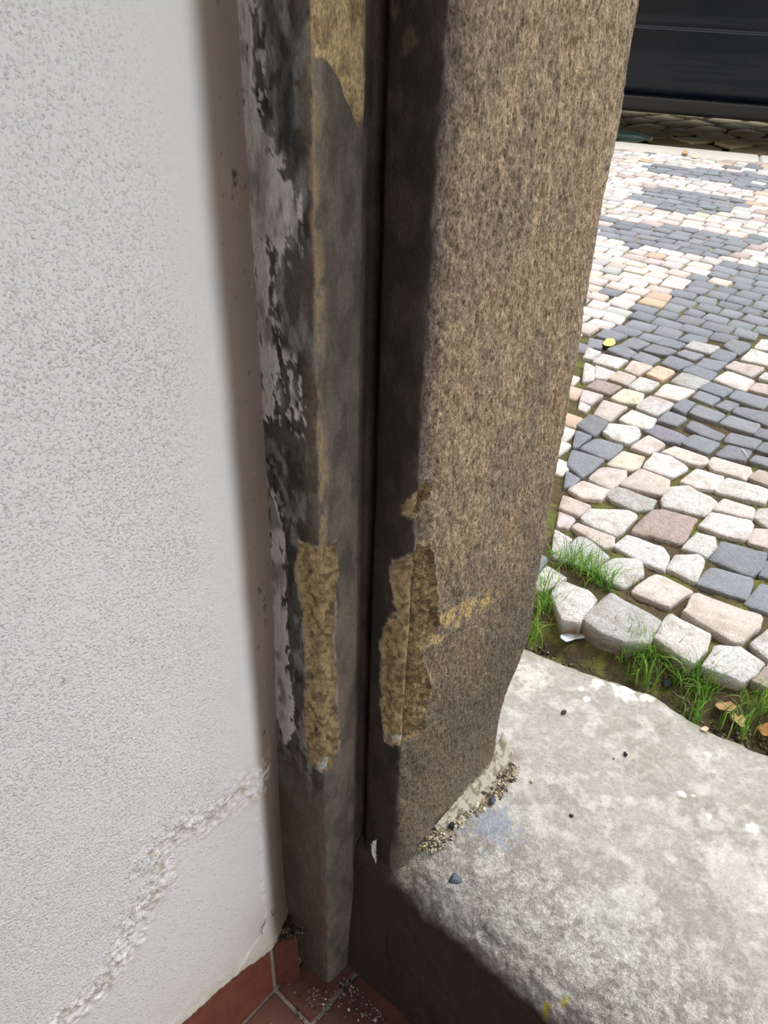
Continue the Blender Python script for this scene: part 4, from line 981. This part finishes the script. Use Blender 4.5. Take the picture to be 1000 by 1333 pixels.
leaf('leaf_scrap', G(zthr(-.15, 1.1), [(909, 951), (916, 947), (923, 951), (918, 955)]), float(zthr(-.15, 1.1)) + 0.004, (206, 176, 146), 0.2, 'pale tan leaf scrap lying on the stone step', 'leaf', None, 3, 0.1)
leaf('fallen_leaf', G(ZS + 0.012, [(784, 449), (788, 443), (797, 442), (802, 447), (797, 452), (788, 452)]), ZS + 0.014, (214, 210, 120), 0.12, 'yellow fallen leaf on the slate cobbles beside the jamb', 'leaf', None, 4, 0.05)
leaf('fallen_leaf', G(ZS + 0.012, [(887, 200), (891, 196), (897, 198), (895, 202)]), ZS + 0.012, (200, 160, 110), 0.1, 'orange tan fallen leaf on the kerb stone', 'leaf', None, 6, 0.05)
leaf('fallen_leaf', G(ZS + 0.012, [(899, 206), (905, 202), (912, 203), (906, 207)]), ZS + 0.012, (226, 220, 176), 0.1, 'pale yellow fallen leaf on the kerb beside the orange one', 'leaf', None, 7, 0.05)
M_scrap = plain('milky_plastic', (0.62, 0.66, 0.70), 0.25, spec=0.5, noise=0.15, nscale=90)
M_scrap2 = plain('clear_plastic', (0.72, 0.78, 0.78), 0.2, trans=0.6, ior=1.3)
leaf('plastic_scrap', G(ZS - 0.02, D_([(88, 318), (110, 296), (165, 286), (215, 300), (205, 318), (150, 318), (112, 340)])), ZS - 0.014, (190, 200, 206), 0.30, 'milky plastic scrap at the edge of the step beside the jamb', 'plastic scrap', None, 8, 0.1, mat=M_scrap)
leaf('plastic_scrap', G(ZS - 0.02, D_([(600, 392), (645, 405), (650, 440), (700, 455), (690, 478), (640, 480), (605, 462)])), ZS - 0.010, (200, 210, 206), 0.35, 'clear plastic scrap caught in the grass before the white cobbles', 'plastic scrap', None, 9, 0.1, mat=M_scrap2)
for i, (px, py, r, c, lb) in enumerate([(867, 889, 0.0125, (62, 64, 72), 'dark smooth pebble in the grass at the step edge'), (772, 843, 0.0110, (104, 110, 120), 'grey angular chip in the gravel beside the milky plastic scrap'),
                                        (762, 835, 0.0075, (84, 88, 96), 'smaller grey chip under the first outer cobble'), (722, 829, 0.007, (92, 92, 92), 'small grey chip in the grass beside the jamb')]):
    p = onz(px, py, ZS - 0.03); V, F = pebble_mesh(70 + i, r, 0.6, 7)
    p[1] = max(p[1], ythr(p[0]) + 1.3 * r); p[2] = ZS - 0.036
    tag(obj('pebble', V + p, F, M_gravel, colr=S(*c), loc=p, smooth=False), lb, 'pebble', 'stone chips in the gap')
b = MB(); tw = [onz(*D_([p])[0], ZS - 0.02) for p in ((585, 525), (620, 548), (655, 570), (692, 605))]
for t_, dz in zip(tw, (0.004, 0.0, 0.003, -0.002)): t_[2] = ZS - 0.028 + dz
b.tube(tw, [0.0016, 0.0026, 0.0022, 0.0012], 7, S(112, 96, 82)); tag(b.build('twig', M_gravel), 'grey brown twig lying in the grass along the step edge', 'twig')
b = MB(); s0, s1 = onz(966, 584, ZS + 0.016), onz(974, 596, ZS + 0.016)
b.tube([s0, (s0 + s1) / 2 + [0, 0, 0.001], s1], 0.0011, 6, S(224, 220, 206)); tag(b.build('straw_stalk', M_gravel), 'short pale straw stalk lying on a slate cobblestone', 'straw')
# small white feather clinging to the foot of the jamb by the groove
def feather():
    yp = 0.5590; P_ = lambda px, py, dy=0.0: ony(px, py, yp) + np.array([0, -dy, 0])
    base = P_(490.5, 1122); tip = P_(493.5, 1092)
    root = tag(empty('feather', base), 'small white feather stuck in the angle between the jamb and the step', 'feather')
    M_f = plain('feather_white', (0.78, 0.78, 0.77), 0.8)
    ax_ = tip - base; L_ = np.linalg.norm(ax_); ax_ /= L_; sd_ = np.cross([0, -1.0, 0], ax_); sd_ /= np.linalg.norm(sd_)
    sh = lambda t: base + ax_ * L_ * t + sd_ * 0.0025 * math.sin(t * 2.2) + np.array([0, -0.003 * math.sin(t * 2.6) - 0.002, 0])
    b = MB(); b.tube([sh(t) for t in np.linspace(0, 1, 9)], list(np.linspace(0.0007, 0.0002, 9)), 6); b.build('quill', M_f, root)
    b = MB(); q = np.random.default_rng(2)
    for t in np.linspace(0.12, 0.99, 40):
        for s_ in (-1, 1):
            wd = (0.0062 if s_ > 0 else 0.0034) * math.sin(math.pi * min(1, 0.12 + t * 0.95)) ** 0.6 * q.uniform(0.45, 1.25) + 0.0006
            o = sh(t); e = o + sd_ * s_ * wd + ax_ * wd * 1.1 + np.array([0, -0.0012 * q.random(), 0])
            b.tube([o, (o + e) / 2 + np.array([0, -0.0004, 0]), e], [0.0003, 0.00032, 0.0001], 4)
    b.build('vane', M_f, root)
feather()
# dark thread hanging on the white wall above the skirting
b = MB(); pts = [onx(px, py, XW) for px, py in ((345, 1196), (343, 1201), (340.5, 1206), (339, 1211), (341, 1215.5))]
pts = [p + np.array([0.0022, 0, 0]) for p in pts]; b.tube(pts, 0.00055, 6, S(50, 46, 44)); tag(b.build('thread', M_gravel), 'short dark thread stuck on the white wall above the skirting tiles', 'thread')
# bottle lying in the gutter under the car
def bottle():
    u0 = 0.10; c0 = np.array(KP(-0.19, 0.42, ZR + 0.044)); d = np.array([*KE, 0.0]) 
    root = tag(empty('bottle', (c0[0], c0[1], ZR)), 'dark green bottle lying in the gutter below the car', 'bottle')
    prof = [(0.0, 0.012), (0.002, 0.034), (0.01, 0.038), (0.15, 0.038), (0.18, 0.030), (0.205, 0.016), (0.25, 0.014), (0.252, 0.016), (0.262, 0.016), (0.263, 0.010)]
    s_ = np.array([*KN, 0.0]); m = 28; V = []; F = []
    for t, r in prof:
        for k in range(m):
            a = 2 * math.pi * k / m; V.append(c0 + d * t + s_ * r * math.cos(a) + np.array([0, 0, r * math.sin(a)]))
    for i in range(len(prof) - 1): F += [(i * m + k, (i + 1) * m + k, (i + 1) * m + (k + 1) % m, i * m + (k + 1) % m) for k in range(m)]
    F += [tuple(range(m)), tuple((len(prof) - 1) * m + k for k in range(m))[::-1]]
    obj('glass_body', V, F, plain('bottle_glass', (0.10, 0.22, 0.20), 0.08, coat=0.6, trans=0.3), root)
    b = MB(); b.tube([c0 + d * 0.264, c0 + d * 0.272], 0.0165, 16); b.build('cap', plain('bottle_cap', (0.5, 0.5, 0.48), 0.4), root)
bottle()
